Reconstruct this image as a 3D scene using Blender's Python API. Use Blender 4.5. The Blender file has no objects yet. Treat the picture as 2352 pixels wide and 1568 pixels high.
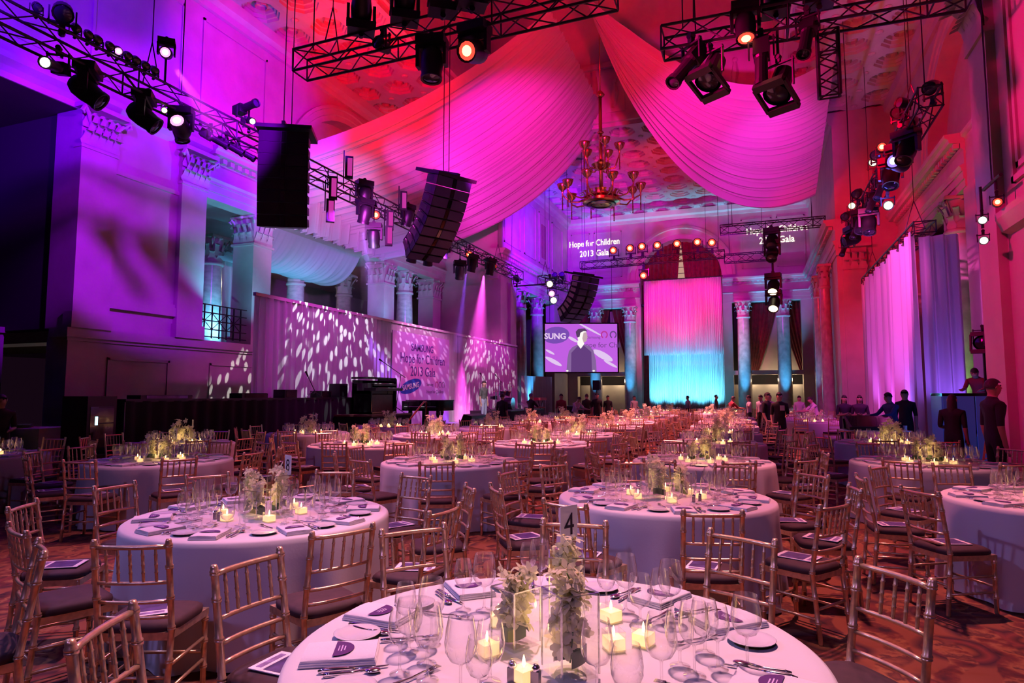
import bpy, math, random
import numpy as np
from mathutils import Vector, Matrix
R = math.radians
rnd = random.Random(7)
S = bpy.context.scene
COL = S.collection

# ------------------------------------------------------------------ camera
F_PX, EYE = 1480.0, 1.66
PITCH = math.atan(121 / F_PX)
YAW = math.atan(559 * math.cos(PITCH) / F_PX)
cam = bpy.data.cameras.new('camera')
cam.sensor_fit = 'HORIZONTAL'; cam.sensor_width = 36.0
cam.lens = 36.0 * F_PX / 2352.0
cam.clip_start = 0.05; cam.clip_end = 300
camo = bpy.data.objects.new('camera', cam); COL.objects.link(camo)
camo.location = (0, 0, EYE)
camo.rotation_euler = (math.pi / 2 + PITCH, 0, YAW)
S.camera = camo

# ------------------------------------------------------------------ world, exposure
W = bpy.data.worlds.new('world'); S.world = W; W.use_nodes = True
W.node_tree.nodes['Background'].inputs[0].default_value = (0.10, 0.03, 0.09, 1)
W.node_tree.nodes['Background'].inputs[1].default_value = 0.06
vs = S.view_settings
S.display_settings.display_device = 'sRGB'
vs.view_transform = 'Standard'; vs.look = 'None'; vs.exposure = 0.0; vs.gamma = 1.0
vs.use_curve_mapping = False
try:
    S.cycles.transparent_max_bounces = 12
    S.cycles.max_bounces = 3
    S.cycles.diffuse_bounces = 1
    S.cycles.glossy_bounces = 2
    S.cycles.transmission_bounces = 2
    S.cycles.use_denoising = True
    S.cycles.use_adaptive_sampling = True
    S.cycles.adaptive_threshold = .12
    S.cycles.sample_clamp_indirect = 4.0
    S.cycles.caustics_reflective = False
    S.cycles.caustics_refractive = False
except Exception:
    pass

# ------------------------------------------------------------------ lights
RED = (1.0, .035, .06); MAG = (1.0, .05, .55); PUR = (.36, .02, 1.0); CYA = (.10, .55, 1.0)
BLU = (.05, .12, 1.0); PNK = (1.0, .30, .50); WRM = (1.0, .62, .52)
def lamp(kind, loc, color, power, target=None, angle=60, blend=.6, size=.15, parent=None, name=None):
    l = bpy.data.lights.new(name or kind.lower() + '_light', kind)
    l.color = color; l.energy = power
    if kind == 'SPOT':
        l.spot_size = R(angle); l.spot_blend = blend; l.shadow_soft_size = size
    elif kind == 'POINT':
        l.shadow_soft_size = size
    o = bpy.data.objects.new(l.name, l); COL.objects.link(o)
    o.location = loc
    if target is not None:
        o.rotation_euler = (Vector(target) - Vector(loc)).to_track_quat('-Z', 'Y').to_euler()
    if parent: o.parent = parent
    return o
def spot(loc, target, color, power, angle=60, blend=.6, size=.15):
    return lamp('SPOT', loc, color, power, target, angle, blend, size)
LIGHTS = [
    # table wash from the trusses over the floor
    ((-1.2, 5.2, 8.2), (-.9, 2.6, .7), (1, .42, .52), 3400, 44, .9),
    ((-6.2, 6.8, 8.2), (-4.6, 5.0, .7), (1, .30, .52), 2700, 54, .9),
    ((1.0, 8.8, 8.2), (.6, 7.0, .7), (1, .26, .34), 2900, 54, .9),
    ((-5.0, 13.0, 9.0), (-5.0, 12.0, .7), (1, .22, .30), 7000, 66, .9),
    ((-3.0, 21.0, 9.0), (-3.0, 20.0, .7), (1, .19, .22), 13000, 66, .9),
    ((-3.0, 30.0, 9.0), (-3.0, 30.0, .7), (1, .22, .28), 13000, 66, .9),
    # unseen lavender spots added behind the camera to fill the cloth fronts
    ((-3.5, -4.0, 6.5), (-4.0, 5.0, .4), (.40, .28, 1), 430, 66, .9),
    ((.5, -4.0, 6.5), (-.6, 5.5, .3), (.55, .28, .95), 330, 56, .9),
    # purple on the left wall
    ((-8.4, 9.5, 8.0), (-15.8, 12.6, 7.4), (.34, .0, 1.0), 3600, 60, .30),
    ((-8.0, 13.0, 8.6), (-15.8, 16.0, 10.6), (.15, .0, 1.0), 5200, 52, .5),
    ((-7.0, 30.0, 9.0), (-12.6, 37.0, 10.6), (.20, .0, 1.0), 9000, 66, .5),
    ((-9.0, 4.5, 8.0), (-15.8, 8.5, 11.5), (.13, .0, 1.0), 7000, 70, .5),
    ((-6.0, 27.0, 7.0), (-14.2, 31.3, 6.0), (.60, .0, .9), 800, 50, .5),
    # red on ceiling, dome and right wall
    ((-7.0, 13.0, 9.0), (-15.0, 19.0, 13.6), (1, .0, .015), 3800, 70, .7),
    ((-10.6, 14.0, 9.6), (-11.6, 19.5, 14.3), (1, .0, .015), 2600, 74, .7),
    ((-2.0, 15.0, 9.5), (-4.5, 25.0, 17.0), (1, .0, .03), 3200, 80, .7),
    ((1.0, 14.0, 8.4), (6.0, 22.0, 10.5), (1, .0, .03), 2600, 76, .6),
    ((-.5, 24.0, 8.4), (5.0, 31.0, 7.5), (1, .0, .04), 1600, 66, .6),
    ((-4.0, 31.0, 8.0), (-3.0, 37.0, 14.3), (1, .0, .04), 1500, 90, .7),
    ((-9.0, 33.0, 8.0), (-10.5, 39.0, 14.3), (.2, .03, 1), 800, 90, .7),
    ((-6.0, 30.0, 7.6), (-8.5, 45.0, 11.0), (.42, .0, .75), 4200, 46, .6),
    ((-1.5, 30.0, 7.6), (.5, 45.0, 11.0), (.46, .0, .62), 3800, 46, .6),
    ((-4.4, 34.0, 7.6), (-4.6, 45.0, 9.0), (1, .0, .06), 1600, 50, .6),
    # magenta on the hanging drapes
    ((-5.2, 13.0, 6.6), (-9.6, 25.0, 11.4), (1, .01, .60), 11500, 38, .7),
    ((-9.4, 14.0, 6.0), (-12.6, 21.5, 9.2), (.8, .06, .85), 2600, 42, .8),
    ((-10.2, 15.0, 5.4), (-15.2, 20.5, 8.2), (.62, .28, 1), 2000, 62, .8),
    ((.6, 12.6, 6.4), (-1.2, 26.0, 11.4), (1, .01, .62), 7500, 34, .7),
    ((2.2, 16.0, 6.4), (1.0, 26.5, 10.8), (.75, .04, .7), 2600, 30, .7),
    ((-5.0, 14.0, 8.6), (-5.8, 26.0, 11.0), (1, .02, .02), 3500, 14, .5),
    # rose light grazing the near right pier
    ((-2.5, 9.5, 7.6), (3.9, 12.0, 5.0), (1, .0, .18), 2000, 60, .6),
    # blue back light on the near chairs
    ((-9.5, 2.5, 7.5), (-3.0, 3.0, .6), (.35, .35, 1), 900, 60, .8),
    # stage wash
    ((-8.2, 15.0, 7.4), (-12.4, 16.8, 2.0), (.80, .04, .80), 900, 64, .6),
    ((-8.4, 22.0, 7.4), (-12.4, 22.8, 2.4), (1.0, .22, .80), 1300, 60, .6),
    ((-8.4, 28.0, 7.4), (-12.4, 30.0, 2.2), (.85, .05, .62), 1000, 64, .6),
    # key light on the man on stage, violet on the balcony piers
    ((-5.5, 17.0, 7.6), (-10.55, 24.7, 1.5), (1, .88, .95), 3500, 13, .6),
    ((-10.2, 21.0, 6.6), (-16.2, 24.5, 5.8), (.42, .03, 1), 1300, 66, .7),
    ((-10.2, 14.0, 6.4), (-16.2, 17.2, 5.8), (.50, .02, 1), 900, 40, .7),
    # plain warm light in the balcony room
    ((-22.0, 30.0, 7.9), (-22.5, 27.0, 3.3), (1, .75, .45), 1000, 120, .9),
]
for a in LIGHTS: spot(*a)
# up-lights at the feet of columns, curtains and cornices
UP = [(x, 43.4, .25, x, 44.6, 6.4, 1700) for x in (-10.47, -8.03, -.60, 1.81)] + [(-11.7, 34.5, .5, -12.7, 35.5, 6.4, 1100), (-11.7, 37.7, .5, -12.7, 38.7, 6.4, 1100), (2.4, 32.6, .25, 3.15, 33.4, 6.4, 900), (2.4, 35.8, .25, 3.15, 36.6, 6.4, 900)]
for x, y, z, tx, ty, tz, p in UP: spot((x, y, z), (tx, ty, tz), (.05, .42, 1.0), p, 34, .9, .06)
for x, y, z, tx, ty, tz, p in [(-14.6, 16.6, 3.6, -16.0, 17.4, 8.0, 200), (-14.6, 24.6, 4.5, -16.0, 25.9, 8.2, 200), (-14.6, 27.0, 4.5, -16.0, 28.2, 8.2, 200), (-18.3, 23.3, 3.6, -19.5, 23.9, 8.0, 200), (-14.9, 15.2, 4.0, -15.6, 15.6, 9.4, 300), (-18.5, 18.4, 3.8, -20.8, 20.5, 6.0, 420), (-17.5, 21.5, 4.0, -18.6, 21.8, 7.0, 260)]: spot((x, y, z), (tx, ty, tz), (.10, .55, 1.0), p, 110, 1.0, .06)
for x in (-11.2, -9.2, -.2, 1.0, 2.7): spot((x, 42.6, .3), (x, 45.0, 9.0), (.08, .45, 1.0), 700, 26, .9, .06)
for y in (38.0, 41.0): spot((-11.0, y, .3), (-12.6, y, 9.0), (.10, .4, 1.0), 600, 30, .9, .06); spot((2.2, y, .3), (3.55, y, 9.0), (.10, .5, 1.0), 600, 30, .9, .06)
for x in (-5.9, -5.0, -4.1, -3.2, -2.3): spot((x, 41.3, .25), (x, 42.5, 3.0), (.12, .66, 1.0), 1500, 70, .9, .06)
for x in (-5.8, -4.2, -2.6): spot((x, 40.6, 3.2), (x, 42.0, 4.4), (.10, .40, 1.0), 150, 80, .9, .06)
for x in (-5.3, -3.1): spot((x, 36.0, 9.2), (x, 42.0, 6.9), (1, .0, .30), 3200, 44, .7, .1)
for y, c, p in ((20.4, (.35, .12, 1), 520), (22.6, (.75, .10, 1), 420), (25.0, (.7, .12, 1), 420), (27.4, (.4, .2, 1), 420)): spot((3.2, y, .3), (4.05, y + .2, 3.4), c, p, 76, .9, .06)
spot((4.5, 18.2, .3), (4.6, 19.2, 3.5), (.30, .10, 1), 420, 60, .8, .06); spot((.8, 17.0, 7.4), (4.0, 23.0, 3.6), (1, .08, .60), 3600, 56, .7, .1)
spot((5.4, 22.4, .3), (6.0, 23.4, 6.0), (.35, 1, .12), 260, 50, .7, .06)
# break-up patterns thrown on the stage backdrop
def gobo(loc, target, color, power, angle, scale, thr, stretch=2.0):
    o = spot(loc, target, color, power, angle, .25, .01); l = o.data; l.use_nodes = True; nt = l.node_tree
    em = nt.nodes['Emission']; tc = nt.nodes.new('ShaderNodeTexCoord'); sp = nt.nodes.new('ShaderNodeSeparateXYZ'); nt.links.new(tc.outputs['Normal'], sp.inputs[0])
    d1 = nt.nodes.new('ShaderNodeMath'); d1.operation = 'DIVIDE'; d2 = nt.nodes.new('ShaderNodeMath'); d2.operation = 'DIVIDE'
    nt.links.new(sp.outputs[0], d1.inputs[0]); nt.links.new(sp.outputs[2], d1.inputs[1]); nt.links.new(sp.outputs[1], d2.inputs[0]); nt.links.new(sp.outputs[2], d2.inputs[1])
    cb = nt.nodes.new('ShaderNodeCombineXYZ'); nt.links.new(d1.outputs[0], cb.inputs[0]); nt.links.new(d2.outputs[0], cb.inputs[1])
    mp = nt.nodes.new('ShaderNodeMapping'); mp.inputs['Scale'].default_value = (scale, scale / stretch, 1); nt.links.new(cb.outputs[0], mp.inputs[0])
    vo = nt.nodes.new('ShaderNodeTexVoronoi'); vo.voronoi_dimensions = '2D'; vo.inputs['Scale'].default_value = 1.0; vo.inputs['Randomness'].default_value = .7; nt.links.new(mp.outputs[0], vo.inputs['Vector'])
    mr = nt.nodes.new('ShaderNodeMapRange'); mr.inputs['From Min'].default_value = thr + .05; mr.inputs['From Max'].default_value = thr; nt.links.new(vo.outputs['Distance'], mr.inputs['Value'])
    nt.links.new(mr.outputs[0], em.inputs['Strength']); return o
gobo((-9.2, 15.2, 7.2), (-12.4, 17.2, 2.3), (.9, .95, 1), 2600, 54, 26, .22)
gobo((-9.2, 21.0, 7.2), (-12.4, 22.8, 2.4), (1, .9, 1), 900, 50, 12, .22, .5)
gobo((-9.2, 27.0, 7.2), (-12.4, 29.5, 2.3), (.95, .9, 1), 1800, 60, 26, .22)

# ------------------------------------------------------------------ materials
M = {}
def mat(name, col, rough=.6, metal=0., var=0., scale=8., bump=0., bscale=None, emit=None, estr=0., alpha=1., trans=0., sheen=0., coat=0.):
    if name in M: return M[name]
    m = bpy.data.materials.new(name); m.use_nodes = True
    nt = m.node_tree; b = nt.nodes['Principled BSDF']
    b.inputs['Base Color'].default_value = (*col, 1)
    b.inputs['Roughness'].default_value = rough; b.inputs['Metallic'].default_value = metal
    if sheen: b.inputs['Sheen Weight'].default_value = sheen
    if coat: b.inputs['Coat Weight'].default_value = coat
    if var or bump:
        tc = nt.nodes.new('ShaderNodeTexCoord'); nz = nt.nodes.new('ShaderNodeTexNoise')
        nz.inputs['Scale'].default_value = scale; nz.inputs['Detail'].default_value = 6
        nt.links.new(tc.outputs['Object'], nz.inputs['Vector'])
        if var:
            rp = nt.nodes.new('ShaderNodeValToRGB')
            rp.color_ramp.elements[0].position = .3; rp.color_ramp.elements[1].position = .7
            rp.color_ramp.elements[0].color = (*[c * (1 - var) for c in col], 1)
            rp.color_ramp.elements[1].color = (*[min(1, c * (1 + var)) for c in col], 1)
            nt.links.new(nz.outputs['Fac'], rp.inputs[0]); nt.links.new(rp.outputs[0], b.inputs['Base Color'])
        if bump:
            n2 = nz
            if bscale:
                n2 = nt.nodes.new('ShaderNodeTexNoise'); n2.inputs['Scale'].default_value = bscale
                nt.links.new(tc.outputs['Object'], n2.inputs['Vector'])
            bp = nt.nodes.new('ShaderNodeBump'); bp.inputs['Strength'].default_value = bump; bp.inputs['Distance'].default_value = .02
            nt.links.new(n2.outputs['Fac'], bp.inputs['Height']); nt.links.new(bp.outputs[0], b.inputs['Normal'])
    if emit:
        b.inputs['Emission Color'].default_value = (*emit, 1); b.inputs['Emission Strength'].default_value = estr
        m.cycles.emission_sampling = 'NONE'
    if alpha < 1: b.inputs['Alpha'].default_value = alpha
    M[name] = m; return m
def thin_glass(name, tint=(1, 1, 1), base=.03, rough=.02, edge=.6, top=.92, bloom=.02):
    m = bpy.data.materials.new(name); m.use_nodes = True; nt = m.node_tree
    for n in list(nt.nodes):
        if n.type != 'OUTPUT_MATERIAL': nt.nodes.remove(n)
    out = nt.nodes['Material Output']
    t = nt.nodes.new('ShaderNodeBsdfTransparent'); t.inputs[0].default_value = (*tint, 1)
    g = nt.nodes.new('ShaderNodeBsdfGlossy'); g.inputs['Roughness'].default_value = rough
    lw = nt.nodes.new('ShaderNodeLayerWeight'); lw.inputs['Blend'].default_value = edge
    mr = nt.nodes.new('ShaderNodeMapRange'); mr.inputs['To Min'].default_value = base; mr.inputs['To Max'].default_value = top
    pw = nt.nodes.new('ShaderNodeMath'); pw.operation = 'POWER'; pw.inputs[1].default_value = 1.8
    nt.links.new(lw.outputs['Facing'], pw.inputs[0]); nt.links.new(pw.outputs[0], mr.inputs['Value'])
    mx = nt.nodes.new('ShaderNodeMixShader')
    nt.links.new(mr.outputs[0], mx.inputs[0]); nt.links.new(t.outputs[0], mx.inputs[1]); nt.links.new(g.outputs[0], mx.inputs[2])
    tl = nt.nodes.new('ShaderNodeBsdfTranslucent'); tl.inputs[0].default_value = (.9, .9, 1, 1); m3 = nt.nodes.new('ShaderNodeMixShader'); m3.inputs[0].default_value = bloom
    nt.links.new(mx.outputs[0], m3.inputs[1]); nt.links.new(tl.outputs[0], m3.inputs[2]); nt.links.new(m3.outputs[0], out.inputs[0])
    M[name] = m; return m
def cloth_mat(name, col, translucent=.4, transparent=0., bump=.15, scale=60):
    m = bpy.data.materials.new(name); m.use_nodes = True; nt = m.node_tree
    for n in list(nt.nodes):
        if n.type != 'OUTPUT_MATERIAL': nt.nodes.remove(n)
    out = nt.nodes['Material Output']
    d = nt.nodes.new('ShaderNodeBsdfDiffuse'); d.inputs[0].default_value = (*col, 1)
    t = nt.nodes.new('ShaderNodeBsdfTranslucent'); t.inputs[0].default_value = (*col, 1)
    mx = nt.nodes.new('ShaderNodeMixShader'); mx.inputs[0].default_value = translucent
    nt.links.new(d.outputs[0], mx.inputs[1]); nt.links.new(t.outputs[0], mx.inputs[2])
    tc = nt.nodes.new('ShaderNodeTexCoord'); nz = nt.nodes.new('ShaderNodeTexNoise'); nz.inputs['Scale'].default_value = scale
    nt.links.new(tc.outputs['Object'], nz.inputs['Vector'])
    bp = nt.nodes.new('ShaderNodeBump'); bp.inputs['Strength'].default_value = bump; bp.inputs['Distance'].default_value = .004
    nt.links.new(nz.outputs['Fac'], bp.inputs['Height']); nt.links.new(bp.outputs[0], d.inputs['Normal'])
    last = mx
    if transparent:
        tr = nt.nodes.new('ShaderNodeBsdfTransparent'); m2 = nt.nodes.new('ShaderNodeMixShader'); m2.inputs[0].default_value = transparent
        nt.links.new(mx.outputs[0], m2.inputs[1]); nt.links.new(tr.outputs[0], m2.inputs[2]); last = m2
    nt.links.new(last.outputs[0], out.inputs[0]); M[name] = m; return m
mat('stone', (.62, .55, .47), .55, var=.10, scale=1.2, bump=.12, bscale=14)
mat('stone_dark', (.42, .37, .33), .6, var=.12, scale=1.5, bump=.1, bscale=14)
mat('plaster', (.66, .60, .54), .7, var=.06, scale=2, bump=.08, bscale=18)
mat('ceil', (.58, .54, .52), .75, var=.10, scale=1.3, bump=.1, bscale=10)
mat('marble', (.60, .52, .46), .18, var=.22, scale=3.0)
mat('black', (.008, .008, .010), .45)
mat('black_matte', (.010, .009, .011), .9)
mat('black_gloss', (.010, .009, .011), .12, coat=.5)
mat('truss', (.035, .032, .038), .40, metal=.6)
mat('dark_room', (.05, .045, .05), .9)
mat('red_velvet', (.20, .012, .02), .85, var=.3, scale=5, sheen=.5)
mat('gold', (.74, .53, .30), .30, metal=.7, var=.18, scale=30)
mat('brass', (.65, .40, .16), .22, metal=1.0)
mat('silver', (.75, .74, .76), .13, metal=1.0)
mat('white', (.80, .79, .78), .5)
mat('porcelain', (.82, .81, .80), .12, coat=.4)
mat('skin', (.52, .30, .22), .5)
mat('hair', (.03, .02, .018), .55, bump=.4, scale=80)
mat('card', (.86, .85, .84), .6)
mat('ink', (.015, .012, .02), .5)
mat('wood_dark', (.055, .025, .015), .35, var=.3, scale=12)
def emitter(name, col, s):
    m = mat(name, (0.01, .01, .01), 1.0, emit=col, estr=s); m.node_tree.nodes['Principled BSDF'].inputs['Specular IOR Level'].default_value = 0; return m
emitter('lens_white', (1, .93, .85), 4); emitter('lens_red', (1, .05, .03), 2.2); emitter('hot_red', (1, .50, .16), 5); emitter('lens_mag', (1, .25, .85), 2.4); emitter('hot_mag', (1, .8, 1), 5)
emitter('lens_blue', (.25, .15, 1), 2.0); emitter('hot_blue', (.8, .8, 1), 4); emitter('lens_warm', (1, .78, .48), 3.5); emitter('lens_cyan', (.4, .85, 1), 3)
emitter('led_mag', (.9, .06, .55), .6); emitter('flame', (1, .62, .22), 14)
mat('lens_off', (.05, .05, .08), .08, metal=.4)
cloth_mat('sheer', (.80, .78, .80), .45, 0)
cloth_mat('drape', (.82, .80, .82), .40, 0)
cloth_mat('linen', (.84, .82, .81), .10, 0)

# ------------------------------------------------------------------ mesh helpers
class MB:
    def __init__(s): s.v = []; s.f = []
    def add(s, vs, fs):
        o = len(s.v); s.v += [tuple(x) for x in vs]; s.f += [tuple(i + o for i in f) for f in fs]; return s
    def box(s, c, d, rz=0., m=None):
        x, y, z = [k / 2 for k in d]
        p = [Vector((a * x, b * y, e * z)) for e in (-1, 1) for a, b in ((-1, -1), (1, -1), (1, 1), (-1, 1))]
        if m is not None: p = [m @ q for q in p]
        elif rz: mm = Matrix.Rotation(rz, 3, 'Z'); p = [mm @ q for q in p]
        p = [q + Vector(c) for q in p]
        return s.add(p, [(3, 2, 1, 0), (4, 5, 6, 7), (0, 1, 5, 4), (1, 2, 6, 5), (2, 3, 7, 6), (3, 0, 4, 7)])
    def bx(s, x0, x1, y0, y1, z0, z1):
        return s.box(((x0 + x1) / 2, (y0 + y1) / 2, (z0 + z1) / 2), (abs(x1 - x0), abs(y1 - y0), abs(z1 - z0)))
    def cyl(s, a, b, r0, r1=None, n=8, caps=True):
        a = Vector(a); b = Vector(b); r1 = r0 if r1 is None else r1
        q = (b - a).to_track_quat('Z', 'Y'); vs = []
        for c, r in ((a, r0), (b, r1)):
            for i in range(n):
                t = 2 * math.pi * i / n; vs.append(c + q @ Vector((r * math.cos(t), r * math.sin(t), 0)))
        fs = [(i, (i + 1) % n, n + (i + 1) % n, n + i) for i in range(n)]
        if caps: fs += [tuple(range(n - 1, -1, -1)), tuple(range(n, 2 * n))]
        return s.add(vs, fs)
    def lathe(s, prof, n=16, c=(0, 0, 0), q=None, cap=False):
        vs = []; c = Vector(c)
        for r, z in prof:
            for i in range(n):
                t = 2 * math.pi * i / n; p = Vector((r * math.cos(t), r * math.sin(t), z))
                vs.append(c + (q @ p if q else p))
        fs = [(k * n + i, k * n + (i + 1) % n, (k + 1) * n + (i + 1) % n, (k + 1) * n + i) for k in range(len(prof) - 1) for i in range(n)]
        if cap: fs += [tuple(range(n - 1, -1, -1)), tuple((len(prof) - 1) * n + i for i in range(n))]
        return s.add(vs, fs)
    def tube(s, pts, r, n=6, caps=True):
        pts = [Vector(p) for p in pts]; vs = []; k = len(pts)
        rr = r if isinstance(r, (list, tuple)) else [r] * k
        up = None
        for i, p in enumerate(pts):
            t = (pts[min(i + 1, k - 1)] - pts[max(i - 1, 0)]).normalized()
            if up is None: up = t.orthogonal().normalized()
            up = (up - t * up.dot(t)).normalized(); w = t.cross(up)
            for j in range(n):
                a = 2 * math.pi * j / n; vs.append(p + rr[i] * (math.cos(a) * up + math.sin(a) * w))
        fs = [(i * n + j, i * n + (j + 1) % n, (i + 1) * n + (j + 1) % n, (i + 1) * n + j) for i in range(k - 1) for j in range(n)]
        if caps: fs += [tuple(range(n - 1, -1, -1)), tuple((k - 1) * n + j for j in range(n))]
        return s.add(vs, fs)
    def sph(s, c, r, nu=10, nv=7, m=None):
        if not isinstance(r, (tuple, list)): r = (r, r, r)
        vs = []
        for j in range(nv + 1):
            ph = math.pi * j / nv
            for i in range(nu):
                t = 2 * math.pi * i / nu
                p = Vector((r[0] * math.sin(ph) * math.cos(t), r[1] * math.sin(ph) * math.sin(t), r[2] * math.cos(ph)))
                if m is not None: p = m @ p
                vs.append(p + Vector(c))
        return s.add(vs, [(j * nu + i, (j + 1) * nu + i, (j + 1) * nu + (i + 1) % nu, j * nu + (i + 1) % nu) for j in range(nv) for i in range(nu)])
    def grid(s, fn, nu, nv, cu=False):
        vs = [fn(i / nu, j / nv) for j in range(nv + 1) for i in range(nu + (0 if cu else 1))]
        w = nu if cu else nu + 1
        return s.add(vs, [(j * w + i, j * w + (i + 1) % w, (j + 1) * w + (i + 1) % w, (j + 1) * w + i) for j in range(nv) for i in range(nu)])
    def prism(s, poly, ax, a, b):
        # poly of 2-D points extruded along axis ax ('X','Y','Z') from a to b
        def p(u, v, w): return {'X': (w, u, v), 'Y': (u, w, v), 'Z': (u, v, w)}[ax]
        n = len(poly); vs = [p(u, v, a) for u, v in poly] + [p(u, v, b) for u, v in poly]
        return s.add(vs, [tuple(range(n - 1, -1, -1)), tuple(range(n, 2 * n))] + [(i, (i + 1) % n, n + (i + 1) % n, n + i) for i in range(n)])
    def mesh(s, name, mats, smooth=False):
        me = bpy.data.meshes.new(name); me.from_pydata(s.v, [], s.f)
        for mm in (mats if isinstance(mats, (list, tuple)) else [mats]): me.materials.append(M[mm] if isinstance(mm, str) else mm)
        if smooth: me.shade_smooth() if smooth is True else me.set_sharp_from_angle(angle=R(smooth)) or me.polygons.foreach_set('use_smooth', [True] * len(me.polygons))
        me.update(); return me
    def obj(s, name, mats, parent=None, smooth=False, loc=None):
        return link(s.mesh(name, mats, smooth), name, parent, loc)
def link(me, name, parent=None, loc=None):
    o = bpy.data.objects.new(name, me); COL.objects.link(o)
    if parent: o.parent = parent
    if loc is not None: o.location = loc
    return o
def tag(o, label, cat, group=None):
    o['label'] = label; o['category'] = cat
    if group: o['group'] = group
    return o
def thing(name, label, cat, loc=(0, 0, 0), rz=0, group=None):
    o = bpy.data.objects.new(name, None); COL.objects.link(o); o.empty_display_size = .1
    o.location = loc; o.rotation_euler = (0, 0, rz)
    return tag(o, label, cat, group)
def struct(o, kind='structure'): o['kind'] = kind; return o
def copy_tree(o, parent=None, kids=True):
    c = o.copy(); COL.objects.link(c); c.parent = parent
    if kids:
        for ch in o.children: copy_tree(ch, c)
    return c
def text(body, size, mats, parent=None, name='lettering', loc=(0, 0, 0), rot=(0, 0, 0), depth=.004, sx=1., align='CENTER', bold=0.):
    cu = bpy.data.curves.new('t', 'FONT'); cu.body = body; cu.size = size; cu.extrude = depth; cu.align_x = align; cu.offset = bold
    cu.resolution_u = 3
    t = bpy.data.objects.new('t', cu); COL.objects.link(t)
    me = bpy.data.meshes.new_from_object(t); bpy.data.objects.remove(t); bpy.data.curves.remove(cu)
    me.name = name; me.materials.clear(); me.materials.append(M[mats])
    o = link(me, name, parent, loc); o.rotation_euler = rot; o.scale = (sx, 1, 1); return o
# ================================================================== STRUCTURE
XL, XR, XLF, XRF, XRN = -15.8, 6.0, -12.6, 3.55, 3.9    # wall planes: middle bay, far bay, near right
YB, YS, CEIL = 45.0, 31.4, 14.3

# carpet
m = bpy.data.materials.new('carpet'); m.use_nodes = True; nt = m.node_tree; b = nt.nodes['Principled BSDF']; b.inputs['Roughness'].default_value = .95
tc = nt.nodes.new('ShaderNodeTexCoord')
def node(t, **k):
    n = nt.nodes.new(t)
    for a, v in k.items(): n.inputs[a.replace('_', ' ')].default_value = v
    return n
def ramp(src, stops):
    r = nt.nodes.new('ShaderNodeValToRGB'); e = r.color_ramp.elements
    while len(e) < len(stops): e.new(.5)
    for i, (p, c) in enumerate(stops): e[i].position = p; e[i].color = (*c, 1)
    nt.links.new(src, r.inputs[0]); return r.outputs[0]
wn = node('ShaderNodeTexNoise', Scale=2.2, Detail=3.0); nt.links.new(tc.outputs['Object'], wn.inputs['Vector'])
mv = nt.nodes.new('ShaderNodeMix'); mv.data_type = 'VECTOR'; mv.inputs[0].default_value = .14
nt.links.new(tc.outputs['Object'], mv.inputs[4]); nt.links.new(wn.outputs['Color'], mv.inputs[5])
v1 = node('ShaderNodeTexVoronoi', Scale=2.6); nt.links.new(mv.outputs[1], v1.inputs['Vector'])
v2 = node('ShaderNodeTexVoronoi', Scale=7.5); v2.feature = 'DISTANCE_TO_EDGE'; nt.links.new(mv.outputs[1], v2.inputs['Vector'])
wv = node('ShaderNodeTexWave', Scale=1.1, Distortion=9.0, Detail=3.0); nt.links.new(mv.outputs[1], wv.inputs['Vector'])
n2 = node('ShaderNodeTexNoise', Scale=5.5, Detail=5.0); nt.links.new(mv.outputs[1], n2.inputs['Vector'])
c1 = ramp(v1.outputs['Distance'], [(0, (.40, .19, .06)), (.14, (.24, .08, .03)), (.22, (.06, .02, .015)), (.34, (.22, .05, .03)), (.46, (.05, .016, .02)), (.62, (.26, .09, .035))])
c2 = ramp(n2.outputs['Fac'], [(.30, (.03, .012, .014)), (.44, (.16, .035, .02)), (.52, (.34, .15, .05)), (.57, (.10, .03, .02)), (.70, (.30, .11, .04))])
c3 = ramp(wv.outputs['Fac'], [(0, (0, 0, 0)), (.40, (0, 0, 0)), (.55, (1, 1, 1)), (1, (1, 1, 1))])
mx = nt.nodes.new('ShaderNodeMix'); mx.data_type = 'RGBA'
nt.links.new(c3, mx.inputs[0]); nt.links.new(c1, mx.inputs[6]); nt.links.new(c2, mx.inputs[7]); nt.links.new(mx.outputs[2], b.inputs['Base Color'])
M['carpet'] = m
floor = struct(MB().bx(-27, 12, -6.5, 47, -.2, 0).obj('floor', 'carpet'))

# ---- profile pieces
ENT = [(-.5, 7.75), (.05, 7.75), (.05, 7.98), (.09, 7.98), (.09, 8.22), (.13, 8.22), (.13, 8.30), (.19, 8.38), (.05, 8.44), (.05, 8.86), (.12, 8.92), (.12, 9.06), (.40, 9.09), (.42, 9.20), (.50, 9.25), (.52, 9.36), (-.5, 9.40)]
def ent_x(mb, x, y0, y1, s):   # entablature along Y on plane x, projecting s
    return mb.prism([(x + s * d, z) for d, z in ENT], 'Y', y0, y1)
def ent_y(mb, y, x0, x1):      # along X on plane y, projecting towards -Y
    return mb.prism([(y - d, z) for d, z in ENT], 'X', x0, x1)
dent = MB().box((0, 0, 0), (.15, .17, .15)).mesh('dentil', 'stone')
def dentils(parent, pts):
    for p in pts: link(dent, 'dentil', parent, p)
def dent_row(parent, pts):
    mb = MB()
    for p in pts: mb.box(p, (.15, .17, .15))
    struct(mb.obj('dentil_row', 'stone', parent), 'stuff')
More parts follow.
